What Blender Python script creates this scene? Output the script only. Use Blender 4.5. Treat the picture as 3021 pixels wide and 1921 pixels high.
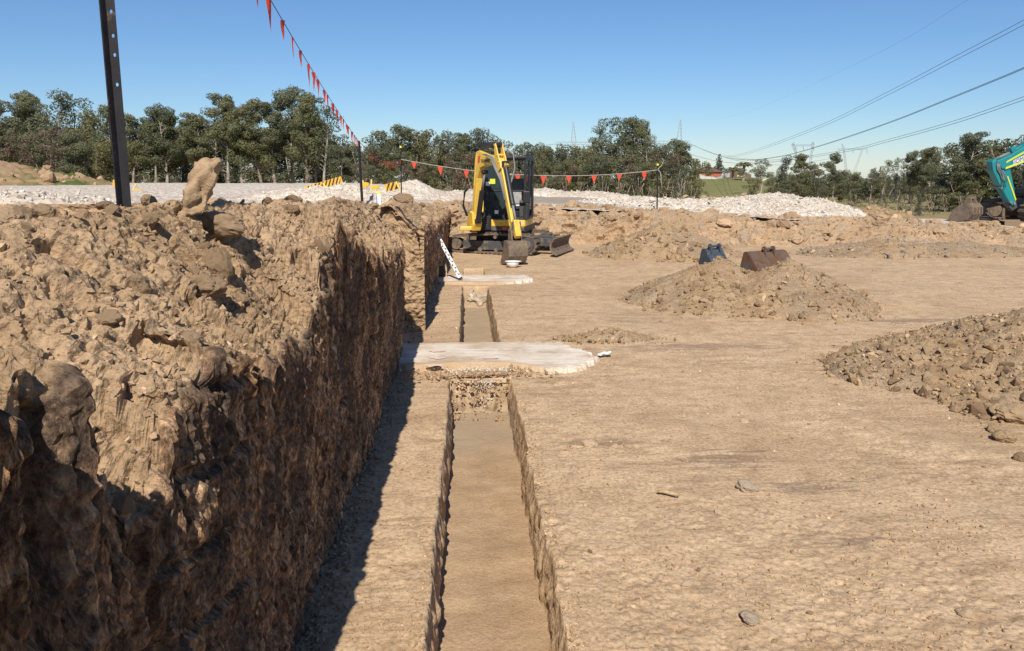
import bpy, bmesh, math, random
import numpy as np
from mathutils import Vector, Matrix, Euler

for o in list(bpy.data.objects): bpy.data.objects.remove(o)
scene = bpy.context.scene
COL = scene.collection
R = math.radians

# ------------------------------------------------------------------ camera, sky, sun, exposure
EYE = Vector((0.0, 0.0, 2.2))
PITCH, YAW, LENS = R(11.19), R(3.12), 28.0
cd = bpy.data.cameras.new('camera'); cam = bpy.data.objects.new('camera', cd); COL.objects.link(cam)
cam.location = EYE; cam.rotation_euler = (math.pi/2 - PITCH, 0, -YAW)
cd.lens = LENS; cd.sensor_width = 36; cd.clip_start = 0.05; cd.clip_end = 6000
scene.camera = cam
SUN = Vector((-0.095, -1.0, 0.98)).normalized()          # towards the sun
world = bpy.data.worlds.new('World'); scene.world = world; world.use_nodes = True
wn = world.node_tree.nodes; wl = world.node_tree.links
sky = wn.new('ShaderNodeTexSky'); sky.sky_type = 'NISHITA'; sky.sun_disc = False
sky.sun_elevation = math.asin(SUN.z); sky.sun_rotation = math.atan2(SUN.x, SUN.y)
sky.altitude = 60; sky.air_density = 1.0; sky.dust_density = 0.0; sky.ozone_density = 10.0
wn['Background'].inputs[1].default_value = 0.09
wl.new(sky.outputs[0], wn['Background'].inputs[0])
sd = bpy.data.lights.new('sun', 'SUN'); sd.energy = 5.0; sd.angle = R(0.53); sd.color = (1, 0.93, 0.83)
so = bpy.data.objects.new('sun', sd); COL.objects.link(so)
so.rotation_euler = (-SUN).to_track_quat('-Z', 'Y').to_euler(); so.location = (-6, -30, 40)
vs = scene.view_settings; vs.view_transform = 'Standard'; vs.look = 'None'; vs.gamma = 1; vs.exposure = 0.19
vs.use_curve_mapping = False

# ------------------------------------------------------------------ pixel helpers (photograph pixels 3021 x 1921)
_M = Euler(cam.rotation_euler).to_matrix()
FPX = 3021*LENS/36
def ray(x, y):
    return (_M @ Vector(((x-1510.5)/FPX, -(y-960.5)/FPX, -1))).normalized()
def at(x, y, Y):                     # point on the pixel's ray at world depth Y
    d = ray(x, y); return EYE + d*(Y/d.y)
def onz(x, y, z):                    # point on the pixel's ray at height z
    d = ray(x, y); return EYE + d*((z-EYE.z)/d.z)

# ------------------------------------------------------------------ numpy noise
def _h(ix, iy, iz, seed):
    h = (ix*73856093) ^ (iy*19349663) ^ (iz*83492791) ^ (seed*1376312589)
    h &= 0xffffffff; h = ((h ^ (h >> 15))*0x2c1b3c6d) & 0xffffffff
    h = ((h ^ (h >> 12))*0x297a2d39) & 0xffffffff; h ^= (h >> 15)
    return h
def _hf(ix, iy, iz, seed): return _h(ix, iy, iz, seed).astype(np.float64)/4294967296.0
def vnoise(p, seed=0):
    p = np.asarray(p, float); i = np.floor(p).astype(np.int64); f = p-i; u = f*f*f*(f*(f*6-15)+10)
    r = np.zeros(p.shape[:-1])
    for a in (0, 1):
        wa = u[..., 0] if a else 1-u[..., 0]
        for b in (0, 1):
            wb = u[..., 1] if b else 1-u[..., 1]
            for c in (0, 1):
                wc = u[..., 2] if c else 1-u[..., 2]
                r += wa*wb*wc*_hf(i[..., 0]+a, i[..., 1]+b, i[..., 2]+c, seed)
    return r*2-1
def fbm(p, octaves=4, seed=0, gain=0.5, lac=2.03):
    p = np.asarray(p, float); s = 0; a = 1; t = 0
    for k in range(octaves):
        s = s + a*vnoise(p+k*7.31, seed+k*17); t += a; a *= gain; p = p*lac
    return s/t
def worley(p, seed=0):               # F1 distance, F2-F1, cell random
    p = np.asarray(p, float); i = np.floor(p).astype(np.int64); f1 = np.full(p.shape[:-1], 9.0); f2 = f1.copy(); rid = np.zeros_like(f1)
    for a in (-1, 0, 1):
        for b in (-1, 0, 1):
            for c in (-1, 0, 1):
                cx, cy, cz = i[..., 0]+a, i[..., 1]+b, i[..., 2]+c
                h = _h(cx, cy, cz, seed)
                dx = cx+(h & 1023)/1024.0-p[..., 0]; dy = cy+((h >> 10) & 1023)/1024.0-p[..., 1]; dz = cz+((h >> 20) & 1023)/1024.0-p[..., 2]
                d = np.sqrt(dx*dx+dy*dy+dz*dz); m = d < f1
                f2 = np.where(m, f1, np.minimum(f2, d)); rid = np.where(m, (h % 997)/997.0, rid); f1 = np.where(m, d, f1)
    return f1, f2-f1, rid
def S(x, a, b):
    t = np.clip((np.asarray(x, float)-a)/(b-a), 0, 1); return t*t*(3-2*t)
def st(*a): return np.stack(np.broadcast_arrays(*[np.asarray(x, float) for x in a]), -1)
def interp(x, pts):
    return np.interp(x, [p[0] for p in pts], [p[1] for p in pts])

# ------------------------------------------------------------------ materials
def newmat(name):
    m = bpy.data.materials.new(name); m.use_nodes = True
    nt = m.node_tree; return m, nt, nt.nodes['Principled BSDF']
def N(nt, t, **k):
    n = nt.nodes.new(t)
    for a, b in k.items():
        if a in n.inputs: n.inputs[a].default_value = b
        else: setattr(n, a, b)
    return n
def ramp(nt, src, stops):
    r = nt.nodes.new('ShaderNodeValToRGB'); e = r.color_ramp.elements
    while len(e) < len(stops): e.new(0.5)
    for x, (p, c) in zip(e, stops):
        x.position = p; x.color = (*c, 1) if len(c) == 3 else c
    nt.links.new(src, r.inputs[0]); return r.outputs[0]
def mapping(nt, scale=(1, 1, 1), rot=(0, 0, 0)):
    tc = nt.nodes.new('ShaderNodeTexCoord'); mp = nt.nodes.new('ShaderNodeMapping')
    mp.inputs['Scale'].default_value = scale; mp.inputs['Rotation'].default_value = rot
    nt.links.new(tc.outputs['Object'], mp.inputs['Vector']); return mp.outputs[0]
def noise(nt, vec, scale, detail=4, rough=0.55, dist=0.0):
    n = N(nt, 'ShaderNodeTexNoise', Scale=scale, Detail=detail, Roughness=rough, Distortion=dist)
    nt.links.new(vec, n.inputs['Vector']); return n.outputs['Fac']
def mix(nt, fac, a, b, blend='MIX'):
    n = nt.nodes.new('ShaderNodeMix'); n.data_type = 'RGBA'; n.blend_type = blend
    for s, v in ((n.inputs[0], fac), (n.inputs[6], a), (n.inputs[7], b)):
        if hasattr(v, 'links'): nt.links.new(v, s)
        else: s.default_value = v if isinstance(v, (int, float)) else (*v, 1)[:4]
    return n.outputs[2]
def bump(nt, h, strength, dist, prev=None):
    b = N(nt, 'ShaderNodeBump', Strength=strength, Distance=dist); nt.links.new(h, b.inputs['Height'])
    if prev is not None: nt.links.new(prev, b.inputs['Normal'])
    return b.outputs[0]
def attr(nt, name):
    a = nt.nodes.new('ShaderNodeAttribute'); a.attribute_name = name; return a.outputs['Fac']
def math2(nt, op, a, b):
    n = nt.nodes.new('ShaderNodeMath'); n.operation = op
    for s, v in ((n.inputs[0], a), (n.inputs[1], b)):
        if hasattr(v, 'links'): nt.links.new(v, s)
        else: s.default_value = v
    return n.outputs[0]

LIGHTC = (0.55, 0.397, 0.248); MIDC = (0.46, 0.322, 0.195); DARKC = (0.31, 0.205, 0.120)
def soil(name, light=LIGHTC, mid=MIDC, dark=DARKC, streak=0.5, grey=0.0, rocky=0.0, bumps=1.0, specks=True):
    m, nt, bs = newmat(name); v = mapping(nt)
    big = noise(nt, v, 0.55, 5, 0.6, 0.3); c = ramp(nt, big, [(0.36, mid), (0.50, light), (0.64, mid)])
    med = noise(nt, v, 5.0, 6, 0.65); c = mix(nt, ramp(nt, med, [(0.40, (0, 0, 0)), (0.54, (1, 1, 1))]), mix(nt, 0.42, c, dark), c)
    if streak:
        sv = mapping(nt, (0.7, 4.2, 4.2)); sn = noise(nt, sv, 1.9, 7, 0.72, 0.8)
        pm = ramp(nt, noise(nt, mapping(nt, (0.5, 0.9, 0.9)), 1.1, 4, 0.6), [(0.44, (0, 0, 0)), (0.60, (1, 1, 1))]); streak = math2(nt, 'MULTIPLY', pm, streak)
        c = mix(nt, math2(nt, 'MULTIPLY', ramp(nt, sn, [(0.505, (0, 0, 0)), (0.60, (1, 1, 1))]), streak), c, dark)
        c = mix(nt, math2(nt, 'MULTIPLY', ramp(nt, sn, [(0.38, (1, 1, 1)), (0.47, (0, 0, 0))]), math2(nt, 'MULTIPLY', streak, 0.9)), c, (0.63, 0.465, 0.295))
    if grey:
        gn = noise(nt, v, 1.3, 4, 0.6); c = mix(nt, math2(nt, 'MULTIPLY', ramp(nt, gn, [(0.42, (0, 0, 0)), (0.62, (1, 1, 1))]), grey), c, (0.30, 0.255, 0.20))
    fine = noise(nt, v, 38, 5, 0.7)
    c = mix(nt, 0.75, c, ramp(nt, fine, [(0.36, (0.55, 0.53, 0.50)), (0.5, (1, 1, 1)), (0.66, (1.22, 1.20, 1.15))]), 'MULTIPLY')
    if specks:
        vo = N(nt, 'ShaderNodeTexVoronoi', Scale=26.0); nt.links.new(v, vo.inputs['Vector'])
        sp = ramp(nt, vo.outputs['Distance'], [(0.07, (1, 1, 1)), (0.12, (0, 0, 0))])
        gate = ramp(nt, noise(nt, v, 9, 2), [(0.55, (0, 0, 0)), (0.63, (1, 1, 1))])
        c = mix(nt, math2(nt, 'MULTIPLY', math2(nt, 'MULTIPLY', sp, gate), 0.5), c, (0.58, 0.45, 0.30))
    nt.links.new(c, bs.inputs['Base Color']); bs.inputs['Roughness'].default_value = 0.95; bs.inputs['Specular IOR Level'].default_value = 0.12
    n1 = bump(nt, noise(nt, v, 16, 6, 0.75), 0.75*bumps, 0.03)
    vb = N(nt, 'ShaderNodeTexVoronoi', Scale=42.0); nt.links.new(v, vb.inputs['Vector'])
    n2 = bump(nt, vb.outputs['Distance'], 0.5*bumps, 0.012, n1)
    n3 = bump(nt, noise(nt, v, 90, 3, 0.7), 0.5*bumps, 0.006, n2)
    nt.links.new(n3, bs.inputs['Normal']); return m
def plain(name, col, rough=0.5, metal=0.0, var=0.25, scale=14, wear=None, wear_amt=0.5, spec=0.4, bmp=0.0):
    m, nt, bs = newmat(name); v = mapping(nt)
    n = noise(nt, v, scale, 5, 0.65); k = 1-var
    c = ramp(nt, n, [(0.3, tuple(x*k for x in col)), (0.7, tuple(min(1, x*(1+var*0.4)) for x in col))])
    if wear:
        w = ramp(nt, noise(nt, v, scale*0.6, 6, 0.72), [(0.62-0.22*wear_amt, (0, 0, 0)), (0.72-0.15*wear_amt, (1, 1, 1))])
        c = mix(nt, w, c, wear)
    nt.links.new(c, bs.inputs['Base Color']); bs.inputs['Roughness'].default_value = rough; bs.inputs['Metallic'].default_value = metal
    bs.inputs['Specular IOR Level'].default_value = spec
    if bmp: nt.links.new(bump(nt, noise(nt, v, scale*3, 4, 0.7), bmp, 0.01), bs.inputs['Normal'])
    return m
def rockmat(name, a, b, c3):
    m, nt, bs = newmat(name); v = mapping(nt)
    oi = nt.nodes.new('ShaderNodeObjectInfo'); rr = attr(nt, 'rnd'); r = math2(nt, 'FRACT', math2(nt, 'ADD', oi.outputs['Random'], rr), 0.0)
    c = ramp(nt, r, [(0.0, a), (0.45, b), (0.8, c3), (0.93, a), (0.985, (min(1, b[0]*1.45), min(1, b[1]*1.45), min(1, b[2]*1.5)))])
    c = mix(nt, 0.8, c, ramp(nt, noise(nt, v, 30, 5, 0.7), [(0.3, (0.66, 0.64, 0.62)), (0.62, (1.08, 1.08, 1.06))]), 'MULTIPLY')
    nt.links.new(c, bs.inputs['Base Color']); bs.inputs['Roughness'].default_value = 0.93; bs.inputs['Specular IOR Level'].default_value = 0.15
    nt.links.new(bump(nt, noise(nt, v, 45, 5, 0.7), 0.7, 0.015, bump(nt, noise(nt, v, 7, 6, 0.75), 0.35, 0.03)), bs.inputs['Normal']); return m

M = {}
M['floor'] = soil('clay_floor', streak=0.7, bumps=0.5)
def stains(m):                                              # dark scraped shale stains pressed into the clay
    nt = m.node_tree; bs = nt.nodes['Principled BSDF']; c = bs.inputs['Base Color'].links[0].from_socket; v = mapping(nt); sn = noise(nt, mapping(nt, (1.1, 6, 6)), 2.4, 6, 0.7, 0.5)
    for (x, y, rx, ry) in ((2.0, 5.75, 0.5, 0.30), (2.35, 5.15, 0.6, 0.22), (2.3, 4.35, 0.5, 0.10), (1.0, 6.1, 0.5, 0.14), (2.9, 9.6, 2.0, 0.3), (6.5, 11.2, 2.5, 0.25)):
        d = nt.nodes.new('ShaderNodeVectorMath'); d.operation = 'SUBTRACT'; nt.links.new(v, d.inputs[0]); d.inputs[1].default_value = (x, y, 0)
        e = nt.nodes.new('ShaderNodeVectorMath'); e.operation = 'MULTIPLY'; nt.links.new(d.outputs[0], e.inputs[0]); e.inputs[1].default_value = (1/rx, 1/ry, 0)
        l = nt.nodes.new('ShaderNodeVectorMath'); l.operation = 'LENGTH'; nt.links.new(e.outputs[0], l.inputs[0])
        k = math2(nt, 'SUBTRACT', math2(nt, 'MULTIPLY', sn, 1.9), math2(nt, 'MULTIPLY', l.outputs['Value'], 0.55)); f = ramp(nt, k, [(0.62, (0, 0, 0)), (0.76, (0.5, 0.5, 0.5))])
        c = mix(nt, f, c, (0.17, 0.115, 0.085))
    nt.links.new(c, bs.inputs['Base Color'])
stains(M['floor'])
def moist(m):                                               # freshly dug, damper and smoother soil in the trench
    nt = m.node_tree; bs = nt.nodes['Principled BSDF']; c = bs.inputs['Base Color'].links[0].from_socket; v = mapping(nt)
    t = ramp(nt, noise(nt, mapping(nt, (2.0, 3.2, 2.0)), 1.3, 6, 0.65), [(0.36, (0.34, 0.225, 0.13)), (0.52, (0.41, 0.282, 0.17)), (0.66, (0.48, 0.34, 0.21))])
    t = mix(nt, 0.7, t, ramp(nt, noise(nt, v, 60, 4, 0.7), [(0.36, (0.72, 0.70, 0.68)), (0.6, (1.1, 1.1, 1.08))]), 'MULTIPLY')
    sep = nt.nodes.new('ShaderNodeSeparateXYZ'); nt.links.new(v, sep.inputs[0]); k = N(nt, 'ShaderNodeMapRange'); nt.links.new(math2(nt, 'ADD', sep.outputs[1], noise(nt, v, 3, 3)), k.inputs[0]); k.inputs[1].default_value = 7.2; k.inputs[2].default_value = 7.8
    t = mix(nt, math2(nt, 'MULTIPLY', k.outputs[0], 0.6), t, (0.33, 0.27, 0.195))
    nt.links.new(mix(nt, math2(nt, 'MULTIPLY', attr(nt, 'deep'), 0.9), c, t), bs.inputs['Base Color'])
moist(M['floor'])
M['heap'] = soil('heap_soil', (0.41, 0.285, 0.165), (0.33, 0.222, 0.125), (0.215, 0.138, 0.08), streak=0, grey=0.4)
M['back'] = soil('bank_soil', (0.49, 0.34, 0.205), (0.40, 0.268, 0.155), (0.25, 0.16, 0.09), streak=0, grey=0.5)
M['far'] = soil('far_dirt', (0.36, 0.26, 0.15), (0.28, 0.20, 0.105), (0.19, 0.14, 0.07), streak=0, specks=False)
M['clod'] = rockmat('clay_clod', (0.40, 0.275, 0.165), (0.47, 0.33, 0.205), (0.31, 0.205, 0.12))
M['rubble'] = rockmat('rubble_stone', (0.38, 0.262, 0.15), (0.46, 0.33, 0.195), (0.27, 0.18, 0.112))
M['greyrubble'] = rockmat('grey_stone', (0.35, 0.28, 0.205), (0.42, 0.315, 0.21), (0.28, 0.24, 0.20))
M['white'] = rockmat('white_crushed_stone', (0.64, 0.57, 0.48), (0.72, 0.65, 0.56), (0.54, 0.47, 0.385))
M['pale'] = rockmat('pebble', (0.45, 0.305, 0.175), (0.53, 0.38, 0.235), (0.36, 0.235, 0.13))

def bankmat():
    m = soil('cut_bank_soil', (0.465, 0.325, 0.197), (0.385, 0.262, 0.153), (0.24, 0.155, 0.09), streak=0)
    nt = m.node_tree; bs = nt.nodes['Principled BSDF']; top = bs.inputs['Base Color'].links[0].from_socket; topn = bs.inputs['Normal'].links[0].from_socket
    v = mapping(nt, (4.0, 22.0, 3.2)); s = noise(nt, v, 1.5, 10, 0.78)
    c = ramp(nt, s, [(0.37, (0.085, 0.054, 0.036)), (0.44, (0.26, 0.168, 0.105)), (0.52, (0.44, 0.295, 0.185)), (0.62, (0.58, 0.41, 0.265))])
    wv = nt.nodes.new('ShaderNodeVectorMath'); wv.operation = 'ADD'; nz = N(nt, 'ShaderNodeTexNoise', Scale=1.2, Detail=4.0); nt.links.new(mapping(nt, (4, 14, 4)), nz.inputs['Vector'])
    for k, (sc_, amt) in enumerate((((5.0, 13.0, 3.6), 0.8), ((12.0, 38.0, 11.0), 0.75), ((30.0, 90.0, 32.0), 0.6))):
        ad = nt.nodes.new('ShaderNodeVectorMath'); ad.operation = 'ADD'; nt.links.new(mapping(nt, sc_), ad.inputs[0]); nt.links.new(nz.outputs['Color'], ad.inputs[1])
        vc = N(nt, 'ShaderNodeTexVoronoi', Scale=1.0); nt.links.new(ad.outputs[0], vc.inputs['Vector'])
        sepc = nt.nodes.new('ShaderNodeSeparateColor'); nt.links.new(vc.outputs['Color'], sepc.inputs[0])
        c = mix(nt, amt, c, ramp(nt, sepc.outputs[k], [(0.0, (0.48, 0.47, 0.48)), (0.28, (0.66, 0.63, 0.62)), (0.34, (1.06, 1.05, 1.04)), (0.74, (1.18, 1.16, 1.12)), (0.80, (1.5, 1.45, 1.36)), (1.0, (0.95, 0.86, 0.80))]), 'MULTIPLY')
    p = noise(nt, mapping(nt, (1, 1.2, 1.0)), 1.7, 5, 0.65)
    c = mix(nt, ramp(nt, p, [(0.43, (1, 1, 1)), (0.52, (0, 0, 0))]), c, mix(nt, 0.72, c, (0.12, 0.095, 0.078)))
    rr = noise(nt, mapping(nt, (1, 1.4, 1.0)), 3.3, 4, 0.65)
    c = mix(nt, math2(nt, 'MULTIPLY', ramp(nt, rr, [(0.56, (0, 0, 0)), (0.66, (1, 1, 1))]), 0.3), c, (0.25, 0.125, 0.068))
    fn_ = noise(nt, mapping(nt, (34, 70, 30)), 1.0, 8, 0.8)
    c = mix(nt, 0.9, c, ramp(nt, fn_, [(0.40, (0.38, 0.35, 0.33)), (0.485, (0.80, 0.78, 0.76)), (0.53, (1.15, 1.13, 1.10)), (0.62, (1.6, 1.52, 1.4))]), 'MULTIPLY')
    a = attr(nt, 'cut')
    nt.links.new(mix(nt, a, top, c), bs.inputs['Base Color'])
    b = N(nt, 'ShaderNodeBump', Distance=0.03); nt.links.new(math2(nt, 'MULTIPLY', a, 0.8), b.inputs['Strength'])
    nt.links.new(s, b.inputs['Height']); nt.links.new(topn, b.inputs['Normal'])
    b3 = N(nt, 'ShaderNodeBump', Distance=0.012); nt.links.new(math2(nt, 'MULTIPLY', a, 0.7), b3.inputs['Strength']); nt.links.new(noise(nt, mapping(nt, (18, 80, 16)), 1.0, 5, 0.75), b3.inputs['Height']); nt.links.new(b.outputs[0], b3.inputs['Normal'])
    nt.links.new(b3.outputs[0], bs.inputs['Normal'])
    return m
M['bank'] = bankmat()

# ------------------------------------------------------------------ object helpers
def link(name, me, mat=None, parent=None):
    o = bpy.data.objects.new(name, me); COL.objects.link(o)
    if mat is not None:
        if len(me.materials) == 0: me.materials.append(mat)
    if parent is not None: o.parent = parent
    return o
def tag(o, label=None, cat=None, group=None, kind=None):
    if label: o['label'] = label
    if cat: o['category'] = cat
    if group: o['group'] = group
    if kind: o['kind'] = kind
    return o
def thing(name, label, cat, loc=(0, 0, 0), rz=0, group=None):
    o = bpy.data.objects.new(name, None); COL.objects.link(o); o.empty_display_size = 0.2
    o.location = loc; o.rotation_euler = (0, 0, rz); return tag(o, label, cat, group)
def np_mesh(name, V, F, smooth=True, nper=None):
    V = np.ascontiguousarray(V, np.float32).reshape(-1, 3); F = np.ascontiguousarray(F, np.int32); k = F.shape[1]
    me = bpy.data.meshes.new(name); me.vertices.add(len(V)); me.vertices.foreach_set('co', V.ravel())
    me.loops.add(F.size); me.loops.foreach_set('vertex_index', F.ravel())
    me.polygons.add(len(F)); me.polygons.foreach_set('loop_start', np.arange(0, F.size, k, dtype=np.int32))
    try: me.polygons.foreach_set('loop_total', np.full(len(F), k, np.int32))
    except Exception: pass
    me.polygons.foreach_set('use_smooth', np.full(len(F), smooth, bool))
    me.update(calc_edges=True); me.validate(); return me
def grid_faces(ny, nx):
    i = np.arange(ny*nx).reshape(ny, nx)
    return np.stack([i[:-1, :-1], i[:-1, 1:], i[1:, 1:], i[1:, :-1]], -1).reshape(-1, 4)
def grid_mesh(name, P, flip=False, smooth=True):
    F = grid_faces(*P.shape[:2])
    if flip: F = F[:, ::-1]
    return np_mesh(name, P.reshape(-1, 3), F, smooth)
def set_attr(me, name, vals):
    a = me.attributes.new(name, 'FLOAT', 'POINT'); a.data.foreach_set('value', np.ascontiguousarray(vals, np.float32).ravel())
def grid_normals(P):
    du = np.gradient(P, axis=1); dv = np.gradient(P, axis=0); n = np.cross(du, dv)
    return n/np.maximum(np.linalg.norm(n, axis=-1, keepdims=True), 1e-9)

class MB:
    def __init__(s): s.bm = bmesh.new()
    def verts(s, pts): return [s.bm.verts.new(p) for p in pts]
    def face(s, vs):
        try: return s.bm.faces.new(vs)
        except ValueError: return None
    def poly(s, pts): return s.face(s.verts(pts))
    def box(s, c, size, rot=None):
        c = Vector(c); m = (Euler(rot).to_matrix() if rot else Matrix.Identity(3)); h = Vector(size)/2
        v = s.verts([c+m@Vector((sx*h.x, sy*h.y, sz*h.z)) for sz in (-1, 1) for sy in (-1, 1) for sx in (-1, 1)])
        for f in ((0, 2, 3, 1), (4, 5, 7, 6), (0, 1, 5, 4), (2, 6, 7, 3), (0, 4, 6, 2), (1, 3, 7, 5)): s.face([v[i] for i in f])
        return s
    def tube(s, pts, r, n=8, cap=True):
        pts = [Vector(p) for p in pts]; rs = r if isinstance(r, (list, tuple)) else [r]*len(pts); rings = []
        for i, p in enumerate(pts):
            d = (pts[min(i+1, len(pts)-1)]-pts[max(i-1, 0)]).normalized()
            a = d.cross(Vector((0, 0, 1))); a = a.normalized() if a.length > 1e-4 else Vector((1, 0, 0)); b = d.cross(a)
            rings.append(s.verts([p+(a*math.cos(t)+b*math.sin(t))*rs[i] for t in [2*math.pi*k/n for k in range(n)]]))
        for q in range(len(rings)-1):
            for k in range(n): s.face([rings[q][k], rings[q][(k+1) % n], rings[q+1][(k+1) % n], rings[q+1][k]])
        if cap: s.face(rings[0][::-1]); s.face(rings[-1])
        return s
    def prism(s, prof, fn, t0, t1):          # prof: list of 2D; fn(u, v, t) -> 3D
        a = s.verts([fn(u, v, t0) for u, v in prof]); b = s.verts([fn(u, v, t1) for u, v in prof]); n = len(prof)
        s.face(a[::-1]); s.face(b)
        for k in range(n): s.face([a[k], a[(k+1) % n], b[(k+1) % n], b[k]])
        return s
    def sheet(s, path, fn, t0, t1, th=None):  # open 2D path extruded along t, given thickness by doubling
        a = s.verts([fn(u, v, t0) for u, v in path]); b = s.verts([fn(u, v, t1) for u, v in path])
        for k in range(len(path)-1): s.face([a[k], a[k+1], b[k+1], b[k]])
        return s
    def build(s, name, mat, parent=None, smooth=False, bevel=0.0, solid=0.0):
        bmesh.ops.recalc_face_normals(s.bm, faces=s.bm.faces)
        me = bpy.data.meshes.new(name); s.bm.to_mesh(me); s.bm.free()
        if smooth: me.polygons.foreach_set('use_smooth', [True]*len(me.polygons))
        o = link(name, me, mat, parent)
        if solid:
            md = o.modifiers.new('t', 'SOLIDIFY'); md.thickness = solid; md.offset = 0
        if bevel:
            md = o.modifiers.new('b', 'BEVEL'); md.width = bevel; md.segments = 2; md.limit_method = 'ANGLE'; md.angle_limit = R(35)
        return o

# ------------------------------------------------------------------ stones and clods
rng = np.random.default_rng(7); random.seed(7)
def rock_mesh(name, seed, n=15, smooth=False, sq=(1, 1, 1)):
    g = np.random.default_rng(seed); bm = bmesh.new()
    for _ in range(n):
        v = g.normal(size=3); v /= np.linalg.norm(v); v *= g.uniform(0.62, 1.0); bm.verts.new(v*np.array(sq))
    r = bmesh.ops.convex_hull(bm, input=bm.verts)
    bmesh.ops.delete(bm, geom=[e for e in set(r['geom_interior']+r['geom_unused']) if isinstance(e, bmesh.types.BMVert)], context='VERTS')
    bmesh.ops.triangulate(bm, faces=bm.faces); bmesh.ops.recalc_face_normals(bm, faces=bm.faces)
    me = bpy.data.meshes.new(name); bm.to_mesh(me); bm.free()
    if smooth: me.polygons.foreach_set('use_smooth', [True]*len(me.polygons))
    return me
def clod_mesh(name, seed, sub=2, amp=0.28, sq=(1, 0.85, 0.7)):
    bm = bmesh.new(); bmesh.ops.create_icosphere(bm, subdivisions=sub, radius=1)
    co = np.array([v.co[:] for v in bm.verts]); d = 1+amp*fbm(co*1.3+seed*3.7, 3, seed)*1.6+0.10*vnoise(co*4+seed, seed+3)
    f1, e, _ = worley(co*1.6+seed, seed); d = d+0.12*(0.5-f1)
    for v, k in zip(bm.verts, d): v.co = Vector([v.co[i]*k*sq[i] for i in range(3)])
    me = bpy.data.meshes.new(name); bm.to_mesh(me); bm.free(); return me
ROCKS = [rock_mesh('rock', 40+i, 17, sq=(1, 0.66+0.08*(i % 4), 0.45+0.09*(i % 5))) for i in range(10)]
CLODS = [clod_mesh('clod', 70+i) for i in range(9)]
def rough_clod(seed):
    bm = bmesh.new(); bmesh.ops.create_icosphere(bm, subdivisions=4, radius=1); co = np.array([v.co[:] for v in bm.verts])
    f1, e1, r1 = worley(co*2.2+seed+0.3*st(*[vnoise(co*3+k*5, seed+k) for k in range(3)]), seed); f2, e2, r2 = worley(co*5.5+seed, seed+1)
    d = 1+0.45*fbm(co*1.1+seed*3.7, 3, seed)+0.30*(r1-0.3)*(0.7-f1)+0.13*(0.2+r2)*(0.55-f2)+0.06*fbm(co*14, 2, seed+4)
    for v, k in zip(bm.verts, d): v.co = Vector((v.co.x*k, v.co.y*k*0.85, v.co.z*k*0.8))
    me = bpy.data.meshes.new('clod'); bm.to_mesh(me); bm.free(); return me
BIGCLODS = [rough_clod(90+i) for i in range(6)]
def arrs(me):
    V = np.zeros(len(me.vertices)*3, np.float32); me.vertices.foreach_get('co', V)
    F = np.array([p.vertices[:] for p in me.polygons], np.int32); return V.reshape(-1, 3), F
_small = [rock_mesh('rock', 140+i, 12, sq=(1, 0.75+0.06*(i % 4), 0.55+0.1*(i % 4))) for i in range(8)]; ROCKA = [arrs(m) for m in _small]; CLODA = [arrs(m) for m in CLODS]
def rand_rot(k):
    q = rng.normal(size=(k, 4)); q /= np.linalg.norm(q, axis=1, keepdims=True); w, x, y, z = q.T
    return np.stack([np.stack([1-2*(y*y+z*z), 2*(x*y-z*w), 2*(x*z+y*w)], -1), np.stack([2*(x*y+z*w), 1-2*(x*x+z*z), 2*(y*z-x*w)], -1), np.stack([2*(x*z-y*w), 2*(y*z+x*w), 1-2*(x*x+y*y)], -1)], 1)
def scatter_stuff(name, arr, pos, size, mat, parent=None, smooth=False):
    pos = np.asarray(pos); size = np.asarray(size); VV, FF, RR = [], [], []; off = 0; which = rng.integers(0, len(arr), len(pos))
    for w, (V, F) in enumerate(arr):
        m = which == w; k = m.sum()
        if not k: continue
        rot = rand_rot(k); sc = size[m][:, None, None]*rng.uniform(0.75, 1.2, (k, 1, 3))
        W = np.einsum('kij,knj->kni', rot, V[None]*sc)+pos[m][:, None, :]
        VV.append(W.reshape(-1, 3)); FF.append((F[None]+(np.arange(k)*len(V))[:, None, None]+off).reshape(-1, 3)); off += k*len(V)
        RR.append(np.repeat(rng.random(k), len(V)))
    me = np_mesh(name, np.concatenate(VV), np.concatenate(FF), smooth); set_attr(me, 'rnd', np.concatenate(RR))
    return tag(link(name, me, mat, parent), kind='stuff')
def place_piece(name, meshes, p, s, mat, parent=None, flat=1.0):
    me = meshes[int(rng.integers(len(meshes)))]
    o = bpy.data.objects.new(name, me); COL.objects.link(o)
    if len(me.materials) == 0: me.materials.append(mat)
    if me.materials[0] is not mat:
        o.material_slots[0].link = 'OBJECT'; o.material_slots[0].material = mat
    o.location = p; o.rotation_euler = rng.uniform(0, 6.28, 3) if flat == 1.0 else (rng.uniform(-0.35, 0.35), rng.uniform(-0.35, 0.35), rng.uniform(0, 6.28))
    o.scale = (s*rng.uniform(0.8, 1.2), s*rng.uniform(0.8, 1.2), s*flat*rng.uniform(0.75, 1.1))
    if parent is not None: o.parent = parent
    return o

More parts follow.
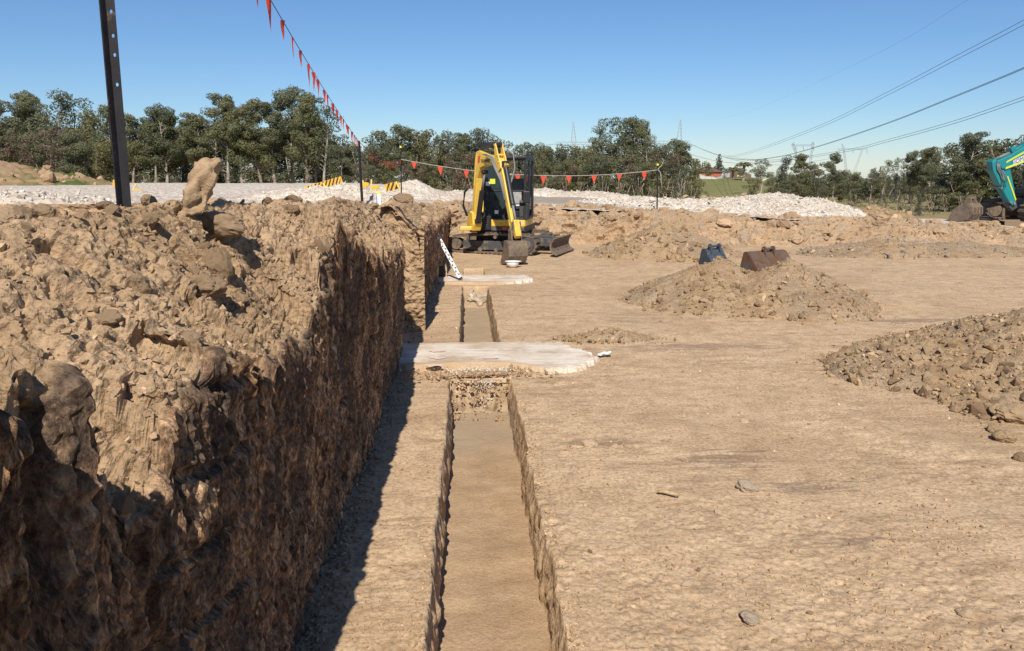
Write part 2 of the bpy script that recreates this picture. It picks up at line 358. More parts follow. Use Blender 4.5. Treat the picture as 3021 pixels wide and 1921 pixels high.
# ================================================================== SETTING
# ---- pit floor with the footing trench
TR = [(-2.0, 8.28), (9.95, 14.9), (16.35, 17.75)]       # trench runs along y
DEP = 0.385
def trench_g(y):
    g = np.zeros_like(y)
    for a, b in TR: g = np.maximum(g, S(y, a-0.02, a+0.02)*(1-S(y, b-0.045, b+0.015)))
    return g
def xL(y): return np.interp(y, [0, 9, 10, 18, 30], [-0.225, -0.215, -0.14, -0.12, -0.12])+0.018*fbm(st(y*2.6, 3.1, 0), 4, 5)+0.012*fbm(st(y*15, 1, 0), 3, 8)
def xR(y): return np.interp(y, [0, 9, 10, 18, 30], [0.46, 0.45, 0.40, 0.34, 0.34])+0.022*fbm(st(y*2.4, 9.1, 0), 4, 6)+0.018*fbm(st(y*13, 4, 0), 3, 9)
def floor_z(x, y):
    p = st(x, y, 0*x)
    z = 0.035*fbm(p*0.45, 3, 11)+0.010*fbm(p*2.2, 3, 12)
    z = z+0.005*fbm(st(x*0.7, y*4.0, 0), 3, 13)
    patch = S(fbm(p*0.9, 3, 14), -0.12, 0.35)
    z = z+patch*0.009*fbm(p*15, 3, 15)+(0.003+0.006*patch)*fbm(p*30, 2, 16)
    return z
y_near = np.linspace(0.3, 2.7, 40); inv = 1/np.linspace(1/2.75, 1/26.0, 470)
rows = np.concatenate([y_near, inv] + [np.linspace(b-0.06, b+0.03, 8) for a, b in TR]+[np.linspace(a-0.03, a+0.03, 6) for a, b in TR[1:]])
rows = np.unique(np.round(rows, 4)); rows.sort()
nL, nW, nF, nR = 60, 12, 52, 360
ny = len(rows); Yc = rows[:, None]
xl, xr = xL(rows)[:, None], xR(rows)[:, None]
uL = np.linspace(0, 1, nL)[None]; uW = np.linspace(0, 1, nW)[None]; uF = np.linspace(0, 1, nF)[None]; uR = np.linspace(0, 1, nR)[None]
XL = -1.35+(xl+1.35)*uL
g = trench_g(rows)[:, None]
lean = 0.02
XWl = xl+lean*uW+0.0*Yc; XF = (xl+lean)+((xr-lean*1.6)-(xl+lean))*uF; XWr = (xr-lean*1.6)+lean*1.6*uW
wfan = 1.6+0.92*Yc
XRr = xr+wfan*uR**1.25
X = np.concatenate([XL, XWl[:, 1:], XF[:, 1:], XWr[:, 1:], XRr[:, 1:]], 1)
f = np.concatenate([0*XL, uW[:, 1:]+0*Yc, np.ones((ny, nF-1)), 1-uW[:, 1:]+0*Yc, np.zeros((ny, nR-1))], 1)
Yg = np.broadcast_to(Yc, X.shape)
Z = floor_z(X, Yg)
inside = f*g
tz = -DEP+0.012*fbm(st(X*1.5, Yg*3.0, 0), 4, 31)
Z = Z*(1-inside)+tz*inside
wallmask = np.sin(np.pi*np.clip(f, 0, 1))*g
cr = fbm(st(X*6, Yg*16, Z*9), 4, 33)
X = X+wallmask*(0.050*cr+0.025*fbm(st(X*2, Yg*40, Z*5), 2, 34))
# rough collapsed end wall of the near trench
endm = np.exp(-((Yg-8.26)/0.10)**2)*S(f, 0.3, 0.9)
Yg = Yg+endm*0.10*fbm(st(X*9, Yg*4, Z*9), 3, 35)
edge_c = np.exp(-((X-xr)/0.10)**2)*(1-f); Z = Z+edge_c*0.02*(fbm(st(X*20, Yg*11, 0), 3, 36))
P = st(X, Yg, Z)
me = grid_mesh('pit_floor', P); set_attr(me, 'deep', inside); pit_floor = tag(link('pit_floor', me, M['floor']), kind='structure')

# ---- cut bank on the left (profile swept along y)
def bank(name, ys, wallx, ze, xc, zc, zback, seed, nwall, ntop, topw, mat, face_y=None, amp=1.0):
    ny = len(ys); Y = ys[:, None]
    wx, e, cx, cz, zb = [a(ys)[:, None] for a in (wallx, ze, xc, zc, zback)]
    u = np.linspace(0, 1, nwall)[None]; zw = -0.06+(e+0.06)*u
    bat = -0.03+0.07*u                                 # slight undercut added to the shape so the face stays in shade
    Xw = wx+bat-0.025*S(zw-e, -0.05, 0.0); Zw = zw-0.0*Y
    t = np.linspace(0, 1, ntop)[None]; tt = t**1.7
    Xt = Xw[:, -1:]-(topw)*tt; k = np.clip((Xw[:, -1:]-Xt)/(Xw[:, -1:]-cx), 0, None)
    Zt = np.where(k < 1, e+(cz-e)*S(k*0.5+0.0, 0, 0.5)*0.35+(cz-e)*0.65*np.clip(k, 0, 1), cz+(zb-cz)*S(k, 1.1, 3.2))
    X = np.concatenate([Xw, Xt[:, 1:]], 1); Z = np.concatenate([Zw, Zt[:, 1:]], 1); Yb = np.broadcast_to(Y, X.shape)
    if face_y is not None: Yb = Yb+face_y(X, Z)
    P = st(X, Yb, Z); n = grid_normals(P)
    if n[ny//2, nwall//2, 0] < 0: n = -n
    cut = np.concatenate([1-S(zw-e, -0.06, 0.0), np.zeros((ny, ntop-1))], 1)
    edgew = np.concatenate([S(zw-e, -0.15, 0.0), np.exp(-t[:, 1:]*6)*np.ones_like(Y)], 1)
    # ragged cut edge: where the loose soil slumps over the face
    rag = fbm(st(Yb*3.0, X*0.5, 0*Z), 4, seed+40)
    cut = np.clip(cut-edgew*0.5*(rag+0.2)*1.2, 0, 1)
    top = 1-cut
    nr = 0.35+0.65*S(Yb, 1.5, 2.3)                      # the nearest block is more compact
    d = nr*(0.060*fbm(P*2.1, 3, seed)+0.030*fbm(P*5.5, 3, seed+1))
    f1, e1, r1 = worley(P*np.array([1, 0.9, 1.3])*6.0+0.35*st(*[vnoise(P*9+i*9, seed+5+i) for i in range(3)]), seed+2)
    d = d+nr*0.075*S(r1, 0.62, 0.95)*(0.55-f1)-0.012*np.exp(-e1*9)*S(r1, 0.4, 0.7)
    f1, e1, r1 = worley(P*14.0+0.3*st(*[vnoise(P*21+i*9, seed+15+i) for i in range(3)]), seed+3); d = d+0.052*(r1-0.05)*(0.55-f1)-0.006*np.exp(-e1*9)
    f1, e1, r1 = worley(P*31.0, seed+4); crm = 0.032*(0.1+r1)*(0.5-f1)
    f1, e1, r1 = worley(P*62.0, seed+24); crm = crm+0.013*(0.2+r1)*(0.5-f1); d = d+crm
    d = d-nr*0.075*S(fbm(P*4.7, 3, seed+8), 0.30, 0.37)
    dt = d*amp*(1-0.6*edgew)+1.1*edgew*crm
    # cut face: vertical tooth scrapes, chips, curved bucket strata
    q = st(X*2, Yb*17, Z*1.5); sc = fbm(q, 4, seed+6); sc2 = fbm(st(X*2, Yb*40, Z*3.5), 3, seed+7)
    chips = S(fbm(st(X*2, Yb*6.5, Z*2.3), 4, seed+9), 0.08, 0.30)
    arc = np.sin((Z-0.20*(Yb-2.9)**2*np.clip(1.2-Yb/6, 0, 1))*26); arc = S(arc, 0.72, 1.0)*S(fbm(st(Yb*1.3, Z*2, 0), 2, seed+10), 0.02, 0.3)
    w1, we, wr = worley(st(Yb*17, Z*4.6, X*5)+0.35*st(sc, sc2, sc), seed+50); w2, we2, wr2 = worley(st(Yb*34, Z*10, X*9), seed+51)
    rid = 1-np.abs(fbm(st(X*3, Yb*26, Z*2.2), 3, seed+52))*2.2
    w3, we3, wr3 = worley(st(Yb*8, Z*2.2, X*3)+0.5*st(sc, sc2, sc), seed+55)
    ter = fbm(st(X*2, Yb*9, Z*2.6), 4, seed+56)*5; ter = (np.floor(ter)+S(ter-np.floor(ter), 0.0, 0.18))/5
    zr = np.clip(Z/np.maximum(np.concatenate([e*np.ones_like(Zw), np.broadcast_to(e, Zt[:, 1:].shape)], 1), 0.3), 0, 1)
    flute = 1-2.4*np.abs(vnoise(st(Yb*10+1.5*sc, Z*0.7, 0*Z), seed+57)); flute2 = vnoise(st(Yb*26, Z*1.1, 0*Z), seed+58)
    dw = 0.022*fbm(P*1.1, 2, seed+11)+0.008*sc+0.016*rid-0.022*chips-0.030*arc+0.028*ter+0.014*(wr3-0.5)*S(we3, 0.0, 0.07)+0.024*(wr-0.5)*S(we, 0.0, 0.08)+0.018*(wr2-0.5)*S(we2, 0.0, 0.09)+0.012*fbm(P*34, 3, seed+53)
    dw = dw+0.55*crm+S(zr, 0.45, 0.95)*(0.016*flute+0.010*flute2)
    P = P+n*(dt*top+dw*cut)[..., None]
    # drooping crumbs along the edge
    me = grid_mesh(name, P, flip=True, smooth=False); set_attr(me, 'cut', S(cut, 0.2, 0.8))
    o = tag(link(name, me, mat), kind='structure'); return o, P, cut
ZE = [(0.2, 1.90), (1.2, 1.88), (1.40, 1.84), (1.56, 1.70), (1.74, 1.48), (1.9, 1.44), (2.1, 1.60), (2.45, 1.66), (2.8, 1.58), (3.3, 1.50), (3.8, 1.52), (4.25, 1.72), (4.7, 1.92), (5.2, 1.85), (5.8, 1.66), (6.5, 1.55), (7.5, 1.42), (9.4, 1.40)]
ys1 = np.geomspace(0.6, 9.38, 640)
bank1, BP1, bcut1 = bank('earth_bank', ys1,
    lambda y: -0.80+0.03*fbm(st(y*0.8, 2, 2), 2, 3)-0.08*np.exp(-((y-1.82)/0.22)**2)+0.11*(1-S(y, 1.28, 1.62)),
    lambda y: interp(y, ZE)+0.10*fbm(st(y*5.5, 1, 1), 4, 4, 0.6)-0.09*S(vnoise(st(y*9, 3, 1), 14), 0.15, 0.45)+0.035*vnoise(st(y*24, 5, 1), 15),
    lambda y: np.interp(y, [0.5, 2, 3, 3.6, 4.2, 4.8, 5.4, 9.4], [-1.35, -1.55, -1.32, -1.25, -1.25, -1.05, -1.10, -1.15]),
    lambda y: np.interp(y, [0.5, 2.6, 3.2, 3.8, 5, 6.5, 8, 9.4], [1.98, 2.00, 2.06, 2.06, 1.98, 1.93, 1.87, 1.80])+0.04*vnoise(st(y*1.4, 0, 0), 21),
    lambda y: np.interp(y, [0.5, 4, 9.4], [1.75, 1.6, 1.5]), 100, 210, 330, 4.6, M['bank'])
ys2 = np.concatenate([np.geomspace(10.75, 22.5, 230)])
bank2, BP2, bcut2 = bank('earth_bank', ys2,
    lambda y: np.interp(y, [10.7, 14, 18, 22.5], [-0.72, -0.66, -0.60, -0.56])+0.05*fbm(st(y*0.7, 5, 2), 2, 43),
    lambda y: np.interp(y, [10.7, 13, 17, 22.5], [1.38, 1.32, 1.16, 1.02])+0.06*fbm(st(y*3, 1, 1), 3, 44),
    lambda y: -1.02-0.0*y, lambda y: np.interp(y, [10.7, 14, 18, 22.5], [1.74, 1.60, 1.38, 1.20])+0.07*vnoise(st(y*1.1, 0, 0), 61),
    lambda y: np.interp(y, [10.7, 16, 22.5], [1.45, 1.36, 1.15]), 150, 100, 110, 4.2, M['bank'])
# rough end faces joining the two cut blocks (both look towards the camera or close the gap)
def end_face(y0, x0, x1, ztop, seed, dirn):
    nx, nz = 150, 130; xs = np.linspace(x0, x1, nx)[None]; zs = np.linspace(-0.06, 1, nz)[:, None]
    Zt = ztop(xs); X = xs+0*zs; Zp = zs*Zt; Y = y0+0.10*dirn*(Zp/1.4)+0*X
    P = st(X, Y, Zp); f1, e1, r1 = worley(P*11+0.4*st(*[vnoise(P*8+i*5, seed+i) for i in range(3)]), seed)
    f2, _, r2 = worley(P*24, seed+9)
    d = 0.22*fbm(P*1.8, 3, seed+2)+0.10*(0.2+r1)*(0.55-f1)+0.05*(0.2+r2)*(0.55-f2)+0.03*fbm(P*12, 3, seed+3)
    P[..., 1] -= dirn*d
    me = grid_mesh('earth_bank', P, flip=(dirn < 0), smooth=False); set_attr(me, 'cut', np.zeros(nx*nz)); return tag(link('earth_bank', me, M['bank']), kind='structure')
end_face(10.72, -4.9, -0.60, lambda x: 1.40+0.34*S(-x, 0.70, 1.05)+0.03*vnoise(st(x*5, 0, 0), 3), 300, 1)
end_face(9.42, -5.3, -0.80, lambda x: 1.42+0.38*S(-x, 0.85, 1.2), 320, -1)
# soil standing in the notch between the blocks
xs = np.linspace(-5.2, -0.9, 80)[None]; yy = np.linspace(9.3, 10.85, 40)[:, None]
Pn = st(xs+0*yy, yy+0*xs, np.where(xs > -1.55, 0.0, 0.0)+1.25*S(-xs, 1.5, 2.1)+0.05*fbm(st(xs*3+0*yy, yy*3+0*xs, 0), 3, 77))
tag(link('earth_bank', grid_mesh('earth_bank', Pn), M['back']), kind='structure')

# ---- cut bank at the far end of the pit
nb, na = 520, 130
xs = np.linspace(-0.9, 26, nb)[:, None]; uu = np.linspace(0, 1, na)[None]
toe = np.interp(xs, [-1, 2.5, 6, 9, 11.5, 15, 26], [23.4, 23.4, 22.6, 21.8, 21.2, 20.3, 20.0]); crest = np.interp(xs, [-1, 2, 6, 10, 15, 20, 26], [25.6, 25.8, 25.6, 25.2, 25.0, 24.5, 24.0])
zt = np.interp(xs, [-1, 2, 5, 8, 10.5, 13, 16, 18, 26], [1.02, 1.0, 0.90, 0.74, 0.58, 0.58, 0.36, 0.26, 0.22])+0.05*vnoise(st(xs*0.9, 0, 0), 3)
Y = toe+(crest-toe)*np.clip(uu/0.8, 0, None)*np.where(uu > 0.8, 1.0, 1.0); steep = np.interp(xs, [-1, 5, 9, 14, 26], [0.32, 0.42, 0.7, 0.95, 1.0])
prof = np.clip(S(uu, 0.02, 0.8*steep+0.02), 0, 1)
Zb = -0.06+(zt+0.06)*prof+0*Y; P = st(xs+0*Y, Y, Zb); n = grid_normals(P)
if n[5, 5, 2] < 0: n = -n
P0 = P*np.array([1, 1, 1.4])
f1, _, r1 = worley(P0*2.6+0.4*st(*[vnoise(P0*4+i*5, 50+i) for i in range(3)]), 60); f2, _, r2 = worley(P0*6.5+0.3*st(*[vnoise(P0*9+i*5, 53+i) for i in range(3)]), 61)
msk = S(prof, 0.02, 0.2)
d = (0.26*fbm(P0*0.9, 3, 62)+0.26*S(r1, 0.3, 1)*(0.6-f1)+0.14*(0.1+r2)*(0.55-f2)+0.07*fbm(P0*7, 3, 63)-0.12*S(fbm(P0*2.3, 3, 64), 0.18, 0.32))*msk*np.interp(xs, [0, 9, 14, 18, 26], [1, 1, 0.75, 0.35, 0.3])*(1-0.55*S(uu, 0.7, 0.9))
P = P+n*d[..., None]
backbank = tag(link('earth_bank', grid_mesh('earth_bank', P, smooth=False), M['back']), kind='structure'); BPB = P

# ---- wide ground sheet out to the horizon
def ground_z(x, y):
    z = np.interp(y, [-400, -20, 0, 22, 27, 45, 60, 110, 200, 240, 320, 420, 900, 4000], [0.4, 0.8, 0.8, 0.9, 0.85, 0.55, 0.2, -1.2, -4.9, -5.2, -5.0, -6.5, -16, -75])
    right = S(x, 5, 17)*S(y, 10, 24); z = z-right*np.interp(y, [0, 25, 40, 60, 110, 300], [0.8, 0.85, 1.1, 1.5, 1.5, 0])
    left = S(-x, 1.0, 6)*(1-S(y, 22, 46)); z = z+left*0.55
    pit = S(x, -1.7, -1.2)*(1-S(x, 25, 26))*S(y, -3, -2)*(1-S(y, 24.6, 25.6)); z = z*(1-pit)+pit*(-1.2)
    z = z+0.10*fbm(st(x*0.12, y*0.12, 0), 3, 71)*S(y, 26, 40)
    hill = np.exp(-((x-98-0.10*(y-300))/40)**2)*S(y, 215, 318)*(1-S(y, 345, 520)); z = z+hill*3.9
    return z
gx = np.concatenate([-np.geomspace(3000, 32, 26), np.linspace(-31, 31, 120), np.geomspace(32, 3000, 40)])
gy = np.concatenate([np.linspace(-300, -6, 12), np.linspace(-5, 60, 140), np.geomspace(61, 3500, 60)])
GX, GY = np.meshgrid(gx, gy); P = st(GX, GY, ground_z(GX, GY))
def groundmat():
    m, nt, bs = newmat('far_ground'); v = mapping(nt)
    n = noise(nt, v, 0.09, 5, 0.65); n2 = noise(nt, v, 1.4, 5, 0.7)
    dirt = ramp(nt, n2, [(0.3, (0.26, 0.18, 0.10)), (0.7, (0.40, 0.28, 0.165))])
    dry = ramp(nt, n2, [(0.3, (0.22, 0.18, 0.075)), (0.7, (0.36, 0.29, 0.14))])
    sep = nt.nodes.new('ShaderNodeSeparateXYZ'); nt.links.new(v, sep.inputs[0])
    yn = math2(nt, 'ADD', sep.outputs[1], math2(nt, 'MULTIPLY', n, 40.0))
    k = N(nt, 'ShaderNodeMapRange'); nt.links.new(yn, k.inputs[0]); k.inputs[1].default_value = 58; k.inputs[2].default_value = 75
    c = mix(nt, k.outputs[0], dirt, dry)
    green = ramp(nt, noise(nt, v, 0.25, 6, 0.7), [(0.3, (0.155, 0.155, 0.058)), (0.7, (0.225, 0.21, 0.088))])
    k2 = N(nt, 'ShaderNodeMapRange'); nt.links.new(yn, k2.inputs[0]); k2.inputs[1].default_value = 225; k2.inputs[2].default_value = 262
    c = mix(nt, k2.outputs[0], c, green)
    nt.links.new(c, bs.inputs['Base Color']); bs.inputs['Roughness'].default_value = 1; bs.inputs['Specular IOR Level'].default_value = 0.1
    nt.links.new(bump(nt, noise(nt, v, 5, 6, 0.75), 0.8, 0.1), bs.inputs['Normal']); return m
ground = tag(link('ground', grid_mesh('ground', P), groundmat()), kind='structure')

# ---- white crushed-stone road and hardstand behind the pit
def road_z(x, y):
    base = np.interp(x, [-30, -6, -3.5, -1, 2, 5, 8, 10.5, 13, 16, 22], [1.55, 1.50, 1.40, 1.07, 1.04, 0.94, 0.78, 0.62, 0.60, 0.40, 0.30]); base = base-0.006*(y-25)
    return base+0.03*fbm(st(x*0.8, y*0.8, 0*x), 3, 81)+0.025*fbm(st(x*6, y*6, 0*x), 3, 82)
rx = np.linspace(-30, 16.5, 260); ry = 1/np.linspace(1/11.0, 1/46.0, 170); RX, RY = np.meshgrid(rx, ry); RZ = road_z(RX, RY)
lim = np.interp(RX, [-30, -5.2, -3.9, -0.9, -0.8, 2, 6, 10, 15, 17], [5, 8, 13, 22.0, 25.9, 26.1, 25.9, 25.6, 25.3, 25.2])
RZ = RZ-0.45*S(lim+0.55-RY, 0, 0.9)*S(RX, -1.2, -0.6)-np.where((RY < lim) & (RX < -0.6), 0.5*S(lim-RY, 0, 0.6), 0); RZ = RZ-1.5*S(RX, 15.5, 16.5)-1.5*S(RY, 44.5, 46)
rf, _, rr_ = worley(st(RX*4, RY*4, 0*RX), 83); RZ = RZ+0.04*(0.5-rf)
def roadmat():
    m, nt, bs = newmat('crushed_stone_road'); v = mapping(nt)
    vo = N(nt, 'ShaderNodeTexVoronoi', Scale=7.0); nt.links.new(v, vo.inputs['Vector'])
    w = ramp(nt, vo.outputs['Distance'], [(0.0, (0.68, 0.61, 0.52)), (0.55, (0.58, 0.51, 0.42)), (0.85, (0.42, 0.36, 0.285))])
    w = mix(nt, ramp(nt, noise(nt, v, 1.1, 4), [(0.45, (0, 0, 0)), (0.65, (1, 1, 1))]), w, (0.50, 0.42, 0.33))
    sep = nt.nodes.new('ShaderNodeSeparateXYZ'); nt.links.new(v, sep.inputs[0])
    yy = math2(nt, 'ADD', sep.outputs[1], math2(nt, 'MULTIPLY', noise(nt, v, 0.6, 4), 3.0))
    k = N(nt, 'ShaderNodeMapRange'); nt.links.new(yy, k.inputs[0]); k.inputs[1].default_value = 28.6; k.inputs[2].default_value = 29.4
    kx = N(nt, 'ShaderNodeMapRange'); nt.links.new(sep.outputs[0], kx.inputs[0]); kx.inputs[1].default_value = -3.5; kx.inputs[2].default_value = -2.0
    grey = ramp(nt, noise(nt, v, 3, 5), [(0.3, (0.30, 0.25, 0.195)), (0.7, (0.40, 0.34, 0.27))])
    c = mix(nt, math2(nt, 'MULTIPLY', k.outputs[0], kx.outputs[0]), w, grey)
    nt.links.new(c, bs.inputs['Base Color']); bs.inputs['Roughness'].default_value = 0.95; bs.inputs['Specular IOR Level'].default_value = 0.1
    nt.links.new(bump(nt, vo.outputs['Distance'], 0.9, 0.06), bs.inputs['Normal']); return m
M['road'] = roadmat()
_F = grid_faces(*RX.shape); _ok = ((RY > lim-0.6) & (RX < 16.2)).ravel(); _F = _F[_ok[_F].all(1)]
tag(link('gravel_road', np_mesh('gravel_road', st(RX, RY, RZ), _F), M['road']), kind='structure')

# ================================================================== HEAPS
def heap(name, label, cat, box, hfun, zbase, mat, nx, nyy, pieces, rocks, stuff, sizes, rmat, seed, rough=0.04, rname='rock', group=None, small=None):
    """mound of loose material; hfun(x, y) gives its height; pieces lie on its surface"""
    x0, x1, y0, y1 = box; GX, GY = np.meshgrid(np.linspace(x0, x1, nx), np.linspace(y0, y1, nyy))
    h = hfun(GX, GY); P = st(GX, GY, 0*GX); on = S(h, 0.0, 0.08)
    f1, _, r1 = worley(P*9, seed); hh = h+on*(rough*1.4*fbm(P*3.2, 3, seed+1)+rough*(0.2+r1)*(0.5-f1)+rough*0.6*fbm(P*14, 2, seed+2))
    zb = zbase(GX, GY); Zz = zb+hh-0.05*(1-on)
    cen = Vector(((x0+x1)/2, (y0+y1)/2, float(np.min(zb)))) 
    t = thing(name, label, cat, cen, 0, group)
    L = st(GX, GY, Zz)-np.array(cen); o = link('mound', grid_mesh('mound', L), mat, t)
    k = np.argwhere(h.ravel() > 0.015)[:, 0]; hw = h.ravel()[k]
    def pick(n):
        c = k[rng.integers(0, len(k), n)]; p = L.reshape(-1, 3)[c].copy(); sp_ = np.where(rng.random(n) < 0.3, 0.16, 0.02)
        p[:, 0] += rng.normal(0, 1, n)*sp_; p[:, 1] += rng.normal(0, 1, n)*sp_; gx_, gy_ = p[:, 0]+cen.x, p[:, 1]+cen.y; hv_ = hfun(gx_, gy_)
        ix = np.clip(((gx_-x0)/(x1-x0)*(nx-1)).round().astype(int), 0, nx-1); iy = np.clip(((gy_-y0)/(y1-y0)*(nyy-1)).round().astype(int), 0, nyy-1)
        p[:, 2] = np.where(hv_ > 0.03, Zz[iy, ix], zbase(gx_, gy_)+hv_)-cen.z; return p, hv_
    p, hv = pick(pieces*3)
    front = np.hypot(p[:, 0]+cen.x, p[:, 1]+cen.y)+0.45*rng.random(len(p))*(y1-y0); idx = np.argsort(front)[:pieces]
    hm = h.max()
    for i in idx:
        low = 1-min(1, hv[i]/hm); s = sizes[0]+(sizes[1]-sizes[0])*rng.random()**1.9*(0.45+0.8*low)
        place_piece(rname, rocks, p[i]+np.array([0, 0, s*0.25]), s, rmat, t)
    if stuff:
        p, hv = pick(stuff); sz = (small or (sizes[0]*0.3, sizes[0]*0.95)); s = sz[0]+(sz[1]-sz[0])*rng.random(stuff)**2
        p[:, 2] += s*0.3; scatter_stuff('small_'+rname+'s', ROCKA, p, s, rmat, t)
    return t
def cone(cx, cy, rxx, ryy, hgt, pw=1.25, sd=0):
    def f(x, y):
        ang = fbm(st((x-cx)*0.9/rxx, (y-cy)*0.9/ryy, 0*x+sd), 3, sd+5)*0.28
        r = np.sqrt(((x-cx)/rxx)**2+((y-cy)/ryy)**2)*(1+ang); return hgt*np.clip(1-r, 0, None)**pw*1.0
    return f
def union(*fs): return lambda x, y: np.maximum.reduce([q(x, y) for q in fs])
zero = lambda x, y: floor_z(x, y)
heap('rubble_heap', 'large brown rubble heap in front of the rusty bucket', 'heap', (2.0, 7.6, 10.4, 15.6),
     union(cone(4.25, 13.3, 1.9, 1.7, 0.72, 1.05, 1), cone(5.25, 12.75, 1.5, 1.45, 0.74, 1.0, 2)), zero, M['heap'], 190, 160, 290, ROCKS, 2800, (0.03, 0.10), M['rubble'], 400)
heap('rubble_heap', 'coarse stony heap with the biggest boulders on the bare pit floor', 'heap', (3.2, 8.6, 5.6, 10.4),
     union(cone(6.75, 8.2, 2.6, 2.0, 0.84, 0.95, 3), cone(5.15, 8.3, 1.25, 0.8, 0.34, 0.95, 4), cone(5.55, 7.2, 1.25, 0.9, 0.32, 0.9, 8)), zero, M['heap'], 200, 170, 300, ROCKS, 4500, (0.036, 0.105), M['rubble'], 420, small=(0.012, 0.042))
heap('rubble_heap', 'brown earth heap between the yellow excavator blade and the blue bucket', 'heap', (2.9, 7.2, 18.4, 22.6),
     union(cone(5.0, 20.3, 1.9, 1.75, 0.84, 1.05, 5)), zero, M['heap'], 130, 120, 170, ROCKS, 900, (0.04, 0.13), M['rubble'], 440)
heap('rubble_heap', 'low flat scatter of crumbled clay beside the white slab', 'heap', (0.9, 2.5, 9.5, 10.7),
     union(cone(1.75, 10.1, 0.85, 0.34, 0.10, 1.0, 6)), zero, M['heap'], 90, 60, 80, ROCKS, 700, (0.018, 0.05), M['rubble'], 450)
heap('rubble_heap', 'wide low heap of grey stones at the foot of the far bank', 'heap', (8.0, 15.4, 18.3, 22.8),
     union(cone(10.9, 20.4, 2.2, 1.5, 0.36, 1.0, 7), cone(13.0, 20.3, 2.1, 1.4, 0.28, 1.0, 9)), zero, M['heap'], 160, 110, 150, ROCKS, 1500, (0.03, 0.10), M['greyrubble'], 460)
# boulders at the toe of the near stony heap
for (px, py, s) in ((2990, 1240, .17), (2965, 1300, .085), (2930, 1275, .06), (2905, 1240, .05), (2640, 1155, .055), (2820, 1215, .05), (2870, 1180, .045), (3010, 1360, .06)):
    p = onz(px, py, 0.0); b = place_piece('boulder', BIGCLODS, p+Vector((0, 0, s*0.4)), s, M['rubble'], None, 0.85)
    if s > .1: tag(b, 'largest rounded boulder at the toe of the coarse stony heap', 'boulder')
    else: tag(b, 'fist to head sized rock rolled off the coarse stony heap', 'rock', 'rocks at the toe of the coarse stony heap'); b.name = 'rock'

# white and grey crushed-stone heaps
def gz(x, y): return np.where(x < 16, road_z(x, y), 0.3)
heap('gravel_heap', 'bright white crushed concrete heap behind the steel post', 'heap', (-13.5, -3.6, 8.0, 14.6),
     union(cone(-9.4, 11.8, 4.6, 2.6, 0.54, 0.75, 11), cone(-6.2, 11.5, 2.6, 1.9, 0.30, 0.8, 12)), gz, M['road'], 170, 110, 240, ROCKS, 3200, (0.05, 0.10), M['white'], 500, 0.06, small=(0.022, 0.055))
heap('gravel_heap', 'pale twin gravel heap behind the blue and white marker peg', 'heap', (-5.2, -0.6, 16.4, 20.4),
     union(cone(-2.75, 18.4, 1.55, 1.4, 0.50, 0.85, 13), cone(-1.75, 18.1, 1.0, 1.1, 0.40, 0.85, 14), cone(-3.9, 18.7, 1.3, 1.2, 0.26, 0.9, 15)), gz, M['road'], 120, 100, 150, ROCKS, 2600, (0.03, 0.06), M['white'], 520, 0.05, small=(0.015, 0.035))
heap('gravel_heap', 'grey fine gravel heap beyond the fallen striped barrier', 'heap', (-4.2, 1.2, 27.0, 33.0),
     union(cone(-1.9, 30, 1.9, 2.0, 0.62, 1.0, 16), cone(-0.4, 30.3, 1.6, 1.6, 0.35, 1.0, 17)), gz, M['road'], 80, 70, 40, ROCKS, 900, (0.04, 0.07), M['white'], 530, 0.05)
heap('gravel_heap', 'long low grey gravel berm along the back of the road', 'heap', (-1.5, 9.5, 35.0, 41.5),
     union(cone(0.8, 38, 2.6, 1.8, 0.2, 0.8, 18), cone(3.6, 38, 1.9, 1.6, 0.32, 0.7, 19), cone(6.2, 38.2, 2.4, 1.6, 0.33, 0.7, 20), cone(8.2, 38.3, 2.0, 1.5, 0.2, 0.8, 21)), gz, M['road'], 130, 60, 60, ROCKS, 900, (0.05, 0.10), M['white'], 540, 0.07)
heap('gravel_heap', 'broad white crushed stone bank below the green hill', 'heap', (2.5, 18.5, 24.6, 36.0),
     union(cone(11.9, 30.6, 3.4, 4.0, 0.66, 0.7, 22), cone(13.0, 30.2, 1.9, 3.0, 0.52, 0.75, 23), cone(9.3, 30.3, 3.6, 3.4, 0.38, 0.8, 24), cone(7.0, 29.6, 2.6, 2.6, 0.20, 0.8, 25)), gz, M['road'], 200, 130, 220, ROCKS, 3400, (0.05, 0.13), M['white'], 550, 0.08, small=(0.03, 0.06))
dk = [(2255, 617), (2245, 627), (2385, 607), (2330, 612), (2100, 586), (2365, 585), (2195, 573), (2020, 579), (2075, 580), (2410, 604)]
for px, py in dk:
    p = at(px, py, 28.3); b = place_piece('brown_rock', ROCKS, p, 0.16, M['rubble'], None, 0.7); tag(b, 'dark brown rock lying on the broad white stone bank', 'rock', 'brown rocks on the white stone bank')
